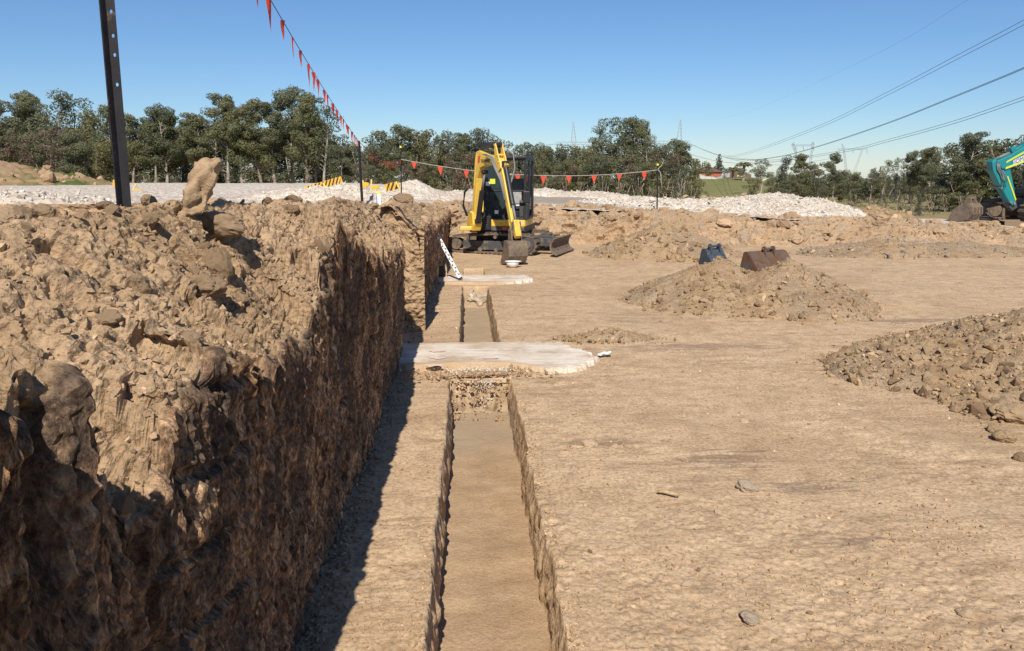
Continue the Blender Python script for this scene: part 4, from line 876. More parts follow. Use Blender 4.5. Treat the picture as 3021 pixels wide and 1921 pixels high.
for s_ in (-1, 1):
    b = MB(); b.tube([(s_*.13, -.06, .13), (s_*.05, -.02, .10), (0, 0, .105)], .009, 5); b.build('harness_strap', M['blackpaint'], t)
# scrap of white plastic by the slab
q = onz(1778, 1058, 0.0); g2 = np.linspace(0, 1, 9); UX, UY = np.meshgrid(g2, g2); zz = 0.03+0.03*fbm(st(UX*4, UY*4, 0*UX), 3, 4)+0.04*UX
tag(link('plastic_scrap', grid_mesh('plastic_scrap', st(q.x-.06+.16*UX+.02*UY, q.y+.12*UY, zz)), M['whitepaint']), 'crumpled scrap of white plastic just past the broken slab end', 'scrap').modifiers.new('t', 'SOLIDIFY').thickness = .003

# ================================================================== LOOSE BUCKETS
M['bluegrey'] = plain('bluegrey_steel', (0.055, 0.075, 0.10), 0.6, 0.2, 0.3, 12, wear=(0.16, 0.14, 0.12), wear_amt=0.3)
def arc(cx, cy, r, a0, a1, n): return [(cx+r*math.cos(R(a0+(a1-a0)*k/n)), cy+r*math.sin(R(a0+(a1-a0)*k/n))) for k in range(n+1)]
def loose_bucket(label, loc, rz, W, sc, mat, earz):
    t = thing('bucket', label, 'bucket', loc, rz)
    prof = [(0.34, 0.0), (0.20, 0.16)]+arc(0.06, 0.30, 0.14, 60, 130, 4)+[(-0.20, 0.22), (-0.36, 0.0)]
    prof = [(u*sc, v*sc) for u, v in prof]; fn = lambda u, v, w: Vector((w, u, v))
    b = MB(); b.sheet(prof, fn, -W/2, W/2); b.build('shell', mat, t, solid=.014)
    for s_ in (-1, 1):
        b = MB(); b.prism(prof, fn, s_*W/2-.008, s_*W/2+.008); b.build('side_plate', mat, t, bevel=.003)
        b = MB(); pr = [(u*sc, v*sc) for u, v in ([(-0.16, .26), (0.18, .22), (0.15, .34)]+arc(-.03, earz, .055, -20, 200, 8)+[(-0.13, .33)])]
        b.prism(pr, fn, s_*.115-.02, s_*.115+.02); b.build('ear', mat, t, bevel=.006)
    for (u, v) in ((-.03, earz), (0.12, 0.30)):
        b = MB(); b.tube([(-.16, u*sc, v*sc), (.16, u*sc, v*sc)], .026*sc, 10); b.build('pin', mat, t, smooth=True)
    b = MB(); b.prism([(-.36*sc, 0), (-.40*sc, -.05*sc), (-.385*sc, -.05*sc), (-.34*sc, 0)], fn, -W/2, W/2); b.build('cutting_edge', mat, t)
    return t
q = at(2262, 770, 15.4); loose_bucket('rusty wide excavator bucket lying face down behind the rubble heap', (q.x, q.y, 0.15), R(24), 0.98, 1.0, M['rusty'], .49)
q = at(2105, 745, 16.6); loose_bucket('small blue grey excavator bucket lying behind the rubble heap', (q.x, q.y, 0.08), R(20), 0.42, 1.0, M['bluegrey'], .50)

# ================================================================== YELLOW MINI EXCAVATOR
M['dyellow'] = plain('digger_yellow', (0.78, 0.50, 0.075), 0.42, 0, 0.12, 6, wear=(0.42, 0.27, 0.10), wear_amt=0.12)
M['dblack'] = plain('digger_black', (0.022, 0.023, 0.026), 0.5, 0, 0.3, 10, wear=(0.10, 0.08, 0.06), wear_amt=0.2)
M['dgrey'] = plain('digger_grey', (0.075, 0.078, 0.082), 0.55, 0.1, 0.3, 8, wear=(0.22, 0.165, 0.11), wear_amt=0.45)
M['mud'] = plain('muddy_steel', (0.20, 0.15, 0.105), 0.85, 0.0, 0.35, 9, wear=(0.10, 0.085, 0.075), wear_amt=0.45, bmp=.3, spec=.2)
M['track'] = plain('muddy_rubber', (0.17, 0.135, 0.10), 0.95, 0.0, 0.4, 12, wear=(0.05, 0.045, 0.04), wear_amt=0.45, bmp=.4, spec=.15)
M['hose'] = plain('grey_hose', (0.20, 0.20, 0.20), 0.5, 0, 0.2)
def glassmat():
    m, nt, bs = newmat('cab_glass'); bs.inputs['Base Color'].default_value = (0.05, 0.075, 0.085, 1); bs.inputs['Roughness'].default_value = 0.06
    tr = N(nt, 'ShaderNodeBsdfTransparent'); tr.inputs[0].default_value = (0.55, 0.62, 0.64, 1); mx = N(nt, 'ShaderNodeMixShader'); mx.inputs[0].default_value = 0.55
    nt.links.new(tr.outputs[0], mx.inputs[1]); nt.links.new(bs.outputs[0], mx.inputs[2]); nt.links.new(mx.outputs[0], nt.nodes['Material Output'].inputs[0]); return m
M['glass'] = glassmat(); M['stickerY'] = plain('yellow_sticker', (0.62, 0.66, 0.05), 0.6, 0, .1); M['amber'] = plain('amber_lens', (0.75, 0.12, 0.03), 0.4, 0, .1)
M['seat'] = plain('seat_grey', (0.34, 0.34, 0.32), 0.8, 0, .3)
def text_mesh(name, txt, size, mat, parent, mtx, ext=0.002, shear=0.0):
    cu = bpy.data.curves.new(name, 'FONT'); cu.body = txt; cu.size = size; cu.extrude = ext; cu.shear = shear
    tmp = bpy.data.objects.new(name, cu); COL.objects.link(tmp); dg = bpy.context.evaluated_depsgraph_get()
    me = bpy.data.meshes.new_from_object(tmp.evaluated_get(dg)); bpy.data.objects.remove(tmp)
    o = link(name, me, mat, parent); o.matrix_local = mtx; return o
def basis(o, ex, ey):
    ex = Vector(ex).normalized(); ey = Vector(ey); ey = (ey-ex*ey.dot(ex)).normalized(); ez = ex.cross(ey)
    m = Matrix.Identity(4)
    for i in range(3): m[i][0], m[i][1], m[i][2], m[i][3] = ex[i], ey[i], ez[i], o[i]
    return m

def track_unit(root, T, y0, y1, L, H, mats, nlug, lughi=0.028):
    """T maps local to root space; belt loop in the x-z plane"""
    r1, r2 = H*0.46, H*0.40; path = arc(L/2-r1, r1+.02, r1, -90, 90, 10)+[(0.0, H*1.0)]+arc(-L/2+r2, r2+.02, r2, 90, 270, 10)
    fn = lambda u, v, w: T @ Vector((u, w, v))
    tk = MB(); n = len(path)
    pts = path+[path[0]]; inner = []
    for i in range(n):
        a, c, b_ = Vector((*path[i-1], 0)), Vector((*path[i], 0)), Vector((*path[(i+1) % n], 0)); d = (b_-a).normalized(); nn = Vector((d.y, -d.x, 0)); inner.append((c.x-nn.x*.045, c.y-nn.y*.045))
    A = [tk.verts([fn(u, v, y) for u, v in path]) for y in (y0, y1)]; B = [tk.verts([fn(u, v, y) for u, v in inner]) for y in (y0, y1)]
    for i in range(n):
        j = (i+1) % n; tk.face([A[0][i], A[0][j], A[1][j], A[1][i]]); tk.face([B[0][j], B[0][i], B[1][i], B[1][j]])
        for s_ in (0, 1): tk.face([A[s_][i], B[s_][i], B[s_][j], A[s_][j]])
    # lugs
    seg = [(Vector((*pts[i], 0)), Vector((*pts[i+1], 0))) for i in range(n)]; tot = sum((b_-a).length for a, b_ in seg)
    for k in range(nlug):
        s_ = tot*k/nlug
        for a, b_ in seg:
            l = (b_-a).length
            if s_ <= l:
                p = a.lerp(b_, s_/l); d = (b_-a).normalized(); nn = Vector((d.y, -d.x, 0)); w = tot/nlug*0.30
                q = [p-d*w, p+d*w, p+d*w*.7+nn*lughi, p-d*w*.7+nn*lughi]; tk.prism([(v.x, v.y) for v in q], fn, y0-.004, y1+.004); break
            s_ -= l
    belt = tk.build('track', mats[0], root)
    b = MB(); b.prism([(-L/2+r2*1.9, .10), (L/2-r1*2.0, .10), (L/2-r1*1.9, H*.62), (-L/2+r2*1.9, H*.62)], fn, y0+.03, y1-.03); b.build('track_frame', mats[1], belt, bevel=.012)
    def disc(name, cx, cz, r, mt, th=0.0):
        b = MB(); b.tube([fn(cx, cz, y0+.012-th), fn(cx, cz, y1-.012+th)], r, 20); b.build(name, mt, belt, bevel=.006)
    disc('sprocket', L/2-r1, r1+.02, r1-.06, mats[1]); disc('idler', -L/2+r2, r2+.02, r2-.07, mats[2]); disc('hub', L/2-r1, r1+.02, r1*.45, mats[2], .03)
    for k in range(4): disc('roller', -L/2+r2*2.1+k*(L-2*r1-2*r2)/3.4, .11, .055, mats[2])
    disc('carrier_roller', 0.1, H*.82, .045, mats[2], .01)
    return belt

YEX = thing('mini_excavator', 'yellow and black mini excavator parked with its bucket on the pit floor', 'excavator', (0.90, 21.42, 0.0))
base = Vector(YEX.location)
Tr = Matrix.Rotation(R(-23), 3, 'Z')
tm = (M['track'], M['dgrey'], M['mud'])
track_unit(YEX, Tr, -0.80, -0.48, 2.45, 0.54, tm, 46); track_unit(YEX, Tr, 0.48, 0.80, 2.45, 0.54, tm, 46)
b = MB(); b.box(Tr@Vector((0, 0, .36)), (1.1, .98, .24), (0, 0, R(-23))); b.build('undercarriage', M['dgrey'], YEX, bevel=.02)
b = MB(); b.tube([(0, 0, .46), (0, 0, .60)], .42, 28); b.build('turntable', M['dblack'], YEX)
# blade
for s_ in (-1, 1):
    b = MB(); b.prism([(0.7, .30), (0.85, .44), (1.60, .40), (1.60, .20), (0.8, .22)], lambda u, v, w: Tr@Vector((u, w, v)), s_*.30-.05, s_*.30+.05); b.build('blade_arm', M['dgrey'], YEX, bevel=.01)
b = MB(); b.sheet([(1.78, .03), (1.66, .10), (1.61, .20), (1.62, .32), (1.70, .45)], lambda u, v, w: Tr@Vector((u, w, v)), -.82, .82); b.build('blade', M['mud'], YEX, solid=.035)
# house: local frame faces the camera and slightly left
Hs = Matrix.Rotation(R(-15), 3, 'Z')
hb = lambda c, s_: (Hs@Vector(c), s_, (0, 0, R(-15)))
def hbox(name, c, s_, mat, parent=YEX, bevel=.015):
    b = MB(); b.box(*hb(c, s_)); return b.build(name, mat, parent, bevel=bevel)
hbox('chassis', (0.02, 0.05, .64), (1.48, 1.46, .16), M['dblack'])
hbox('rear_cover', (-0.05, 0.52, 1.02), (1.40, .56, .62), M['dyellow'], bevel=.08)
hbox('skirt_panel', (0.30, -0.66, .80), (.88, .05, .17), M['dyellow'])
hbox('side_skirt', (0.735, -0.10, .80), (.05, 1.12, .17), M['dyellow'])
hbox('bumper', (0.30, -0.675, .655), (.88, .07, .11), M['dgrey']); hbox('reflector', (0.22, -.715, .66), (.12, .012, .08), M['amber'], bevel=.002)
hbox('front_deck', (-.36, -0.62, .80), (.46, .22, .36), M['dblack'])
for k in range(4): hbox('louvre', (-.28, -.735, .72+.045*k), (.16, .014, .018), M['dgrey'], bevel=.003)
hbox('tool_box', (-.60, -.1, .86), (.30, 1.0, .38), M['dyellow'], bevel=.05)
text_mesh('model_lettering', 'ViO35', .085, M['whitepaint'], YEX, basis(Hs@Vector((0.50, -.688, .78)), Hs@Vector((1, 0, 0)), (0, 0, 1)))
# cab frame
CX0, CX1, CY0, CY1, CZ0, CZ1 = -0.32, 0.74, -0.64, 0.42, 0.89, 2.44
cabp = lambda x, y, z: Hs@Vector((x, y, z))
def pillar(a, c, w=.055, name='cab_pillar'):
    b = MB(); a, c = Vector(a), Vector(c); d = (c-a).normalized(); ax = Vector((0, 1, 0)) if abs(d.y) < .9 else Vector((1, 0, 0)); e1 = (ax-d*ax.dot(d)).normalized(); e2 = d.cross(e1); L_ = (c-a).length
    b.prism([(-w/2, -w/2), (w/2, -w/2), (w/2, w/2), (-w/2, w/2)], lambda u, v, t_: Hs@(a+e1*u+e2*v+d*t_), 0, L_); return b.build(name, M['dblack'], YEX, bevel=.012)
for x in (CX0, CX1):
    pillar((x, CY0, CZ0), (x, CY0+.06, CZ1)); pillar((x, CY1, CZ0), (x, CY1, CZ1), .07); pillar((x, -.08, CZ0), (x, -.08, CZ1), .05)
    for z in (CZ0+.02, CZ1-.03): pillar((x, CY0+.03, z), (x, CY1, z), .06)
for z, yy_ in ((CZ0+.02, CY0), (CZ1-.03, CY0+.06), (1.62, CY0+.03)): pillar((CX0, yy_, z), (CX1, yy_, z), .05)
b = MB(); b.box(*hb(((CX0+CX1)/2, (CY0+CY1)/2+.03, CZ1+.02), (CX1-CX0+.07, CY1-CY0+.06, .08))); b.build('cab_roof', M['dblack'], YEX, bevel=.03)
hbox('cab_floor', (0.21, -.1, .92), (1.0, 1.0, .05), M['dblack']); hbox('cab_rear', (0.21, CY1, 1.3), (1.0, .04, .8), M['dblack'])
def glass(c, s_, nm='window'):
    b = MB(); b.box(*hb(c, s_)); return b.build(nm, M['glass'], YEX)
glass((-.04, CY0+.045, 2.02), (.50, .010, .74), 'windscreen'); glass((-.04, CY0+.02, 1.26), (.50, .010, .66), 'windscreen'); pillar((.22, CY0, CZ0), (.22, CY0+.06, CZ1), .04)
glass((CX1, -.36, 1.75), (.010, .50, 1.30)); glass((CX1, .17, 1.75), (.010, .44, 1.30)); glass((CX0, -.1, 1.75), (.010, 1.0, 1.3))
hbox('door_panel', (CX1, -.33, 1.10), (.03, .5, .36), M['dgrey']); hbox('door_handle', (CX1+.03, -.10, 1.35), (.03, .05, .12), M['dblack'], bevel=.005)
hbox('mirror', (CX1+.06, CY0-.06, 1.47), (.19, .07, .32), M['dblack'], bevel=.03); pillar((CX1, CY0, 1.75), (CX1+.10, CY0-.04, 1.68), .025, 'mirror_arm')
hbox('seat_base', (.30, .10, 1.10), (.46, .44, .34), M['dblack'], bevel=.04); b = MB(); b.box(Hs@Vector((.32, .27, 1.55)), (.46, .13, .74), (R(-10), 0, R(-15))); b.build('seat_back', M['seat'], YEX, bevel=.05)
for x in (.02, .58):
    b = MB(); b.tube([cabp(x, -.12, 1.05), cabp(x, -.16, 1.5), cabp(x+.01, -.2, 1.6)], [.03, .018, .028], 8); b.build('control_lever', M['dblack'], YEX)
hbox('console', (.02, -.05, 1.15), (.16, .4, .42), M['dblack']); hbox('console', (.60, -.05, 1.15), (.16, .4, .42), M['dgrey'])
hbox('sticker', (-.11, CY0+.028, 1.86), (.14, .006, .13), M['stickerY'], bevel=0); hbox('sticker', (-.24, CY0+.028, 1.80), (.11, .006, .10), M['whitepaint'], bevel=0); hbox('sticker', (.0, CY0-.008, 1.08), (.10, .006, .09), M['whitepaint'], bevel=0)
hbox('sticker', (.46, -.16, 1.20), (.09, .006, .11), M['whitepaint'], bevel=0)
b = MB(); b.tube([cabp(.02, -.1, CZ1+.05), cabp(.02, -.1, CZ1+.09), cabp(.02, -.1, CZ1+.16)], [.05, .05, .035], 12); b.build('beacon', M['amber'], YEX)
# boom assembly in its own vertical plane
BO = Vector((0.16, 20.45, 0))-base; BD = Vector((1.07-0.16, 18.25-20.45, 0)); reach = BD.length; BD.normalize(); BN = Vector((-BD.y, BD.x, 0))
bf = lambda u, v, w: BO+BD*u+Vector((0, 0, v))+BN*w
def bprism(name, prof, w0, w1, mat, parent=YEX, bevel=.012):
    b = MB(); b.prism(prof, bf, w0, w1); return b.build(name, mat, parent, bevel=bevel)
bprism('swing_bracket', [(-.22, .66), (.10, .62), (.20, .80), (.16, 1.10), (-.02, 1.14), (-.20, .95)], -.13, .13, M['dyellow'], bevel=.03)
b = MB(); b.box(bf(.05, .70, -.26), (.30, .12, .10), (0, 0, 0)); b.build('bracket_arm', M['dyellow'], YEX, bevel=.02)
boom = bprism('boom', [(.02, .92), (.14, .90), (.22, 1.35), (.36, 1.95), (.54, 2.20), (.95, 2.27), (1.5, 2.24), (1.66, 2.28), (1.68, 2.38), (1.56, 2.43), (1.0, 2.51), (.5, 2.62), (.33, 2.60), (.24, 2.45), (.12, 1.80), (.0, 1.15)], -.08, .08, M['dyellow'], bevel=.02)
bprism('boom_rib', [(.14, 1.75), (.33, 2.55), (.38, 2.55), (.20, 1.75)], -.092, .092, M['dyellow'])
# lettering on both faces of the boom
for sg in (-1, 1):
    o_ = bf(.62 if sg < 0 else 1.36, 2.32, sg*.086); ex = BD*(1 if sg < 0 else -1)
    text_mesh('boom_lettering', 'YANMAR', .13, M['dblack'], boom, basis(o_, ex+Vector((0, 0, .02)), (0, 0, 1)), .002)
    b = MB(); b.prism([(.44, 2.33), (.54, 2.33), (.58, 2.49), (.47, 2.49)], bf, sg*.082, sg*.088); b.build('logo_panel', M['redpaint'], boom)
ax = Vector((1.58, 2.36)); tipv = Vector((reach-.04, .80)); ad = (tipv-ax).normalized(); an = Vector((-ad.y, ad.x))     # arm frame (r, z); an points up and outwards
A2 = lambda s_, t_: (ax.x+ad.x*s_+an.x*t_, ax.y+ad.y*s_+an.y*t_); AL = (tipv-ax).length
arm = bprism('arm', [A2(-.10, -.08), A2(.35, -.09), A2(AL-.05, -.055), A2(AL+.05, 0), A2(AL, .06), A2(.5, .11), A2(-.02, .11)], -.062, .062, M['dyellow'], bevel=.015)
for s_ in (-1, 1):
    bprism('arm_cheek', [A2(-.42, .02), A2(-.40, .11), A2(.25, .15), A2(.25, -.06), A2(-.02, -.09)], s_*.085-.015, s_*.085+.015, M['dyellow'], arm)
for q in (-.36, -.12, .06):
    b = MB(); b.tube([bf(*A2(q, .07), -.11), bf(*A2(q, .07), .11)], .025, 10); b.build('pin', M['dyellow'], arm)
def ram(name, a, c, r, split, w=0.0, parent=YEX):
    a, c = Vector(a), Vector(c); m_ = a.lerp(c, split); b = MB(); b.tube([bf(*a, w), bf(*m_, w)], r, 14); cy = b.build(name, M['dblack'], parent, smooth=False)
    b = MB(); b.tube([bf(*m_, w), bf(*c, w)], r*.5, 12); b.build('rod', M['hose'], cy, smooth=True)
    b = MB(); b.tube([bf(*a, w-r*1.2), bf(*a, w+r*1.2)], r*.9, 12); b.tube([bf(*c, w-r*1.1), bf(*c, w+r*1.1)], r*.75, 12); b.build('pin', M['dblack'], cy); return cy
ram('arm_cylinder', (.46, 2.74), A2(-.38, .07), .07, .72)
ram('boom_cylinder', (.22, .88), (.66, 2.10), .065, .62)
ram('bucket_cylinder', A2(.16, .21), A2(AL-.16, .15), .058, .72)
b = MB(); b.prism([A2(.10, .17), A2(.24, .30), A2(.30, .17)], bf, -.05, .05); b.build('cylinder_bracket', M['dyellow'], arm)
bprism('arm_end_cover', [A2(AL-.20, .10), A2(AL-.18, .20), A2(AL+.20, .16), A2(AL+.22, .04)], -.07, .07, M['dyellow'], arm)
b = MB(); b.tube([bf(1.5, 2.5, .13), bf(1.62, 2.62, .17), bf(1.72, 2.5, .26), bf(1.75, 2.2, .30), bf(1.72, 1.9, .22), bf(1.75, 1.7, .11)], .022, 8); b.build('hose', M['hose'], YEX, smooth=True)
for k in range(3):
    b = MB(); b.tube([bf(1.0, 2.52, -.12-.03*k), bf(1.45, 2.45, -.13-.03*k), bf(1.64, 2.2, -.14-.02*k), bf(*A2(.5, .05), -.10-.015*k), bf(*A2(1.0, .05), -.10-.01*k)], .014, 6); b.build('hose', M['hose'], YEX, smooth=True)
b = MB(); b.tube([bf(-.15, 1.0, -.14), bf(-.26, 1.25, -.2), bf(-.20, 1.6, -.18), bf(.0, 1.75, -.13)], .03, 8); b.build('hose', M['dblack'], YEX, smooth=True)
b = MB(); b.tube([bf(-.10, 1.0, .16), bf(-.2, 1.3, .2), bf(-.12, 1.62, .17), bf(.02, 1.8, .12)], .03, 8); b.build('hose', M['dblack'], YEX, smooth=True)
# bucket, linkage and teeth
tp = tipv; bk = [(tp.x+.12, .78), (tp.x+.20, .55), (tp.x+.20, .32), (tp.x+.12, .13), (tp.x-.04, .04), (tp.x-.22, .05)]
bk = [(u_, v_*.72) for u_, v_ in bk]; BW = .235
bkt = MB(); bkt.sheet(bk, bf, -BW, BW); bkt = bkt.build('bucket', M['mud'], YEX, solid=.03)
for s_ in (-1, 1):
    b = MB(); b.prism(bk+[(tp.x-.24, .05), (tp.x-.08, .40), (tp.x-.06, .54)], bf, s_*BW-.012, s_*BW+.012); b.build('side_plate', M['mud'], bkt, bevel=.004)
    b = MB(); b.prism([(tp.x-.07, .50), (tp.x+.14, .50), (tp.x+.10, .78), (tp.x+.02, .86), (tp.x-.05, .80)], bf, s_*.12-.018, s_*.12+.018); b.build('ear', M['mud'], bkt, bevel=.005)
b = MB(); b.prism([(tp.x-.08, .52), (tp.x+.14, .52), (tp.x+.14, .57), (tp.x-.08, .57)], bf, -BW, BW); b.build('top_plate', M['mud'], bkt, bevel=.006)
for k in range(5):
    w = -BW+.03+k*(2*BW-.06)/4; b = MB(); b.prism([(tp.x-.20, .03), (tp.x-.20, .075), (tp.x-.36, .05)], bf, w-.028, w+.028); b.build('tooth', M['mud'], bkt, bevel=.004)
for s_ in (-1, 1):
    b = MB(); a_, c_ = Vector(A2(AL-.14, .17)), Vector((tp.x+.09, .74)); d_ = (c_-a_).normalized(); n_ = Vector((-d_.y, d_.x))*.035; b.prism([a_-n_, c_-n_, c_+n_, a_+n_], bf, s_*.09-.015, s_*.09+.015); b.build('link', M['mud'], bkt, bevel=.004)
b = MB(); b.tube([bf(tp.x, .80, -.15), bf(tp.x, .80, .15)], .035, 10); b.build('pin', M['mud'], bkt)

# ================================================================== TREES
def leafmat(name, a, b):
    m, nt, bs = newmat(name); v = mapping(nt); oi = nt.nodes.new('ShaderNodeObjectInfo'); r = attr(nt, 'rnd')
    c = ramp(nt, r, [(0.0, a), (1.0, b)]); c = mix(nt, 0.6, c, ramp(nt, oi.outputs['Random'], [(0, (0.80, 0.80, 0.86)), (0.5, (1.0, 1.0, 1.0)), (1, (1.22, 1.12, 0.95))]), 'MULTIPLY')
    nt.links.new(c, bs.inputs['Base Color']); bs.inputs['Roughness'].default_value = 0.65; bs.inputs['Specular IOR Level'].default_value = 0.25
    tr = N(nt, 'ShaderNodeBsdfTranslucent'); nt.links.new(c, tr.inputs[0]); mx = N(nt, 'ShaderNodeMixShader'); mx.inputs[0].default_value = 0.4
    nt.links.new(bs.outputs[0], mx.inputs[1]); nt.links.new(tr.outputs[0], mx.inputs[2]); nt.links.new(mx.outputs[0], nt.nodes['Material Output'].inputs[0]); return m
M['leaf'] = leafmat('gum_leaves', (0.130, 0.142, 0.075), (0.235, 0.24, 0.135))
M['leafolive'] = leafmat('olive_leaves', (0.150, 0.152, 0.072), (0.255, 0.245, 0.12))
M['leafbrown'] = leafmat('brownish_leaves', (0.16, 0.122, 0.08), (0.25, 0.19, 0.13))
M['leafdark'] = leafmat('dark_leaves', (0.11, 0.118, 0.075), (0.19, 0.195, 0.12))
M['leafbright'] = leafmat('shrub_leaves', (0.115, 0.13, 0.045), (0.20, 0.21, 0.08))
M['bark'] = plain('gum_bark', (0.33, 0.265, 0.205), 0.9, 0, 0.4, 3, wear=(0.17, 0.125, 0.09), wear_amt=0.5, spec=.1)
M['palebark'] = plain('pale_bark', (0.38, 0.33, 0.27), 0.9, 0, 0.35, 3, wear=(0.25, 0.20, 0.155), wear_amt=0.4, spec=.1)
def leaves(centres, radii, per, size, g, droop=0.5, shell=0.6):
    V, RN = [], []
    for (c, r) in zip(centres, radii):
        n = max(8, int(per*(r[0]*r[1]*r[2])**(2/3))); d = g.normal(size=(n, 3)); d /= np.linalg.norm(d, axis=1, keepdims=True)
        rad = g.random(n)**(1/3.0)*(1-shell)+shell*g.uniform(0.82, 1.05, n); rad *= 1+0.25*vnoise(d*2.2+c*0.37, 4)
        p = c+d*rad[:, None]*np.array(r); nd = d+g.normal(size=(n, 3))*0.45; n1 = g.normal(size=(n, 3)); n1[:, 2] -= droop; n1 -= nd*(n1*nd).sum(1, keepdims=True)/(nd*nd).sum(1, keepdims=True); n1 /= np.linalg.norm(n1, axis=1, keepdims=True)
        n2 = np.cross(n1, nd); n2 /= np.maximum(np.linalg.norm(n2, axis=1, keepdims=True), 1e-6)
        L = size*g.uniform(0.6, 1.35, (n, 1)); W = L*g.uniform(0.35, 0.6, (n, 1))
        q = np.stack([p-n1*L*0.5, p+n2*W*0.5, p+n1*L*0.5, p-n2*W*0.5], 1); V.append(q.reshape(-1, 3)); RN.append(np.repeat(g.random(n)*0.6+0.4*g.random(), 4))
    V = np.concatenate(V); return V, np.arange(len(V)).reshape(-1, 4), np.concatenate(RN)
def make_tree(seed, H, crown_lo, W, nclump, leafmat_, bark, per=380, leaf=0.29, style='gum', stems=1, droop=0.5):
    """prototype at the origin: tapered trunk with limbs, crown of leaf clumps with gaps"""
    g = np.random.default_rng(seed); b = MB(); C, Rr = [], []
    for s_ in range(stems):
        lean = g.normal(0, 0.05+0.10*(stems > 1), 2); Hs_ = H*g.uniform(0.82, 0.92); bx, by = (g.normal(0, .25, 2) if stems > 1 else (0, 0))
        def trunk(z, lean=lean, bx=bx, by=by): return Vector((bx+lean[0]*z+0.22*math.sin(z*0.5+seed), by+lean[1]*z+0.18*math.cos(z*0.43+seed), z))
        zs_ = np.linspace(-0.3, Hs_, 9); r0 = 0.020*H*(0.7 if stems > 1 else 1)
        b.tube([trunk(z) for z in zs_], [max(.03, r0*(1-0.88*max(0, z)/Hs_)) for z in zs_], 7)
        k = nclump//stems
        for i in range(k):
            u = (i+g.uniform(0.1, 0.9))/k; z = H*(crown_lo+(0.97-crown_lo)*u); a = g.uniform(0, 6.28)
            if style == 'gum': wr = W*(0.45+0.75*math.sin(math.pi*min(1, 0.18+0.80*u)))*g.uniform(0.35, 1.0)
            elif style == 'cone': wr = W*(1.15-0.95*u)*g.uniform(0.25, 0.8)
            else: wr = W*math.sqrt(max(0.05, 1-(2*u-1)**2*0.85))*g.uniform(0.25, 0.9)
            base_ = trunk(max(0.5, min(Hs_*0.97, z-H*g.uniform(0.06, 0.16)))); tip = trunk(min(z, Hs_))+Vector((wr*math.cos(a), wr*math.sin(a), 0)); tip.z = z
            md = base_.lerp(tip, 0.5)+Vector((0, 0, -0.04*H*g.random())); rb = max(.025, r0*0.42*(1-0.7*u))
            b.tube([base_, md, tip], [rb, rb*.7, .015], 5, False)
            rr_ = H*(g.uniform(0.065, 0.11) if style != 'gum' else g.uniform(0.046, 0.086)); C.append(np.array(tip)); Rr.append((rr_*g.uniform(0.9, 1.5), rr_*g.uniform(0.9, 1.5), rr_*g.uniform(0.65, 1.0)))
            if style == 'gum' and g.random() < .6:
                C.append(np.array(tip)+g.normal(0, rr_*0.9, 3)); Rr.append((rr_*.7, rr_*.7, rr_*.5))
    for _ in range(4):                                                     # bare dead side branches
        z = H*g.uniform(0.2, crown_lo+0.2); a = g.uniform(0, 6.28); p = trunk(z); L = H*g.uniform(.06, .14)
        b.tube([p, p+Vector((math.cos(a)*L*.6, math.sin(a)*L*.6, L*.3)), p+Vector((math.cos(a)*L, math.sin(a)*L, L*.9))], [.05, .04, .012], 5, False)
    bmesh.ops.recalc_face_normals(b.bm, faces=b.bm.faces); tm_ = bpy.data.meshes.new('trunk'); b.bm.to_mesh(tm_); b.bm.free(); tm_.materials.append(bark); tm_.polygons.foreach_set('use_smooth', [True]*len(tm_.polygons))
    V, F, RN = leaves(C, Rr, per, leaf, g, droop); cm_ = np_mesh('crown', V, F, False); set_attr(cm_, 'rnd', RN); cm_.materials.append(leafmat_)
    return (H, tm_, cm_)
PROT = {
 'tall': [make_tree(11, 15, .44, 1.9, 24, M['leaf'], M['palebark']), make_tree(12, 15, .38, 2.4, 26, M['leaf'], M['palebark']), make_tree(13, 15, .34, 1.9, 24, M['leafolive'], M['bark'])],
 'open': [make_tree(21, 14, .40, 2.9, 16, M['leaf'], M['palebark'], 170, .30), make_tree(22, 14, .45, 2.6, 15, M['leaf'], M['palebark'], 180, .32)],
 'bushy': [make_tree(31, 9, .14, 2.2, 22, M['leafolive'], M['bark'], 300, .28, 'oval', 2, .8), make_tree(32, 9, .12, 2.0, 22, M['leaf'], M['bark'], 300, .27, 'oval', 3, .8), make_tree(33, 9, .15, 2.3, 22, M['leafdark'], M['palebark'], 280, .28, 'oval', 2, .7)],
 'brown': [make_tree(41, 10, .16, 2.4, 22, M['leafbrown'], M['bark'], 250, .29, 'oval', 2, .9)],
 'spread': [make_tree(51, 13, .38, 4.4, 26, M['leaf'], M['palebark'], 240, .31, 'gum', 4, .6)],
 'cone': [make_tree(61, 10, .10, 2.0, 24, M['leafdark'], M['bark'], 240, .25, 'cone', 1, .5)],
 'shrub': [make_tree(71, 3.0, .08, 1.1, 14, M['leafbright'], M['bark'], 420, .16, 'oval', 3, .4), make_tree(72, 3.0, .08, 1.2, 14, M['leafolive'], M['bark'], 420, .17, 'oval', 3, .4), make_tree(73, 3.0, .06, 1.1, 14, M['leafdark'], M['bark'], 380, .17, 'oval', 3, .4)],
}
TL = {'tall': ('tall_gum_tree', 'tall slim gum tree in the dense tree line beyond the gravel', 'gum trees in the tree line'),
      'open': ('open_gum_tree', 'gum tree with a thin open pale crown in the tree line', 'open crowned gum trees'),
      'bushy': ('bushy_tree', 'dense bushy olive tree in the belt beyond the gravel road', 'bushy trees in the tree line'),
      'brown': ('brownish_tree', 'wattle with brownish drooping foliage in the tree line', 'brownish wattles'),
      'spread': ('spreading_gum_tree', 'large many stemmed gum standing well above the bushy belt', 'spreading gums'),
      'cone': ('conical_tree', 'dark dense conical tree right of the green hill', 'conical trees'),
      'shrub': ('shrub', 'low leafy shrub growing at the foot of the trees', 'shrubs below the trees')}
tcount = [0]
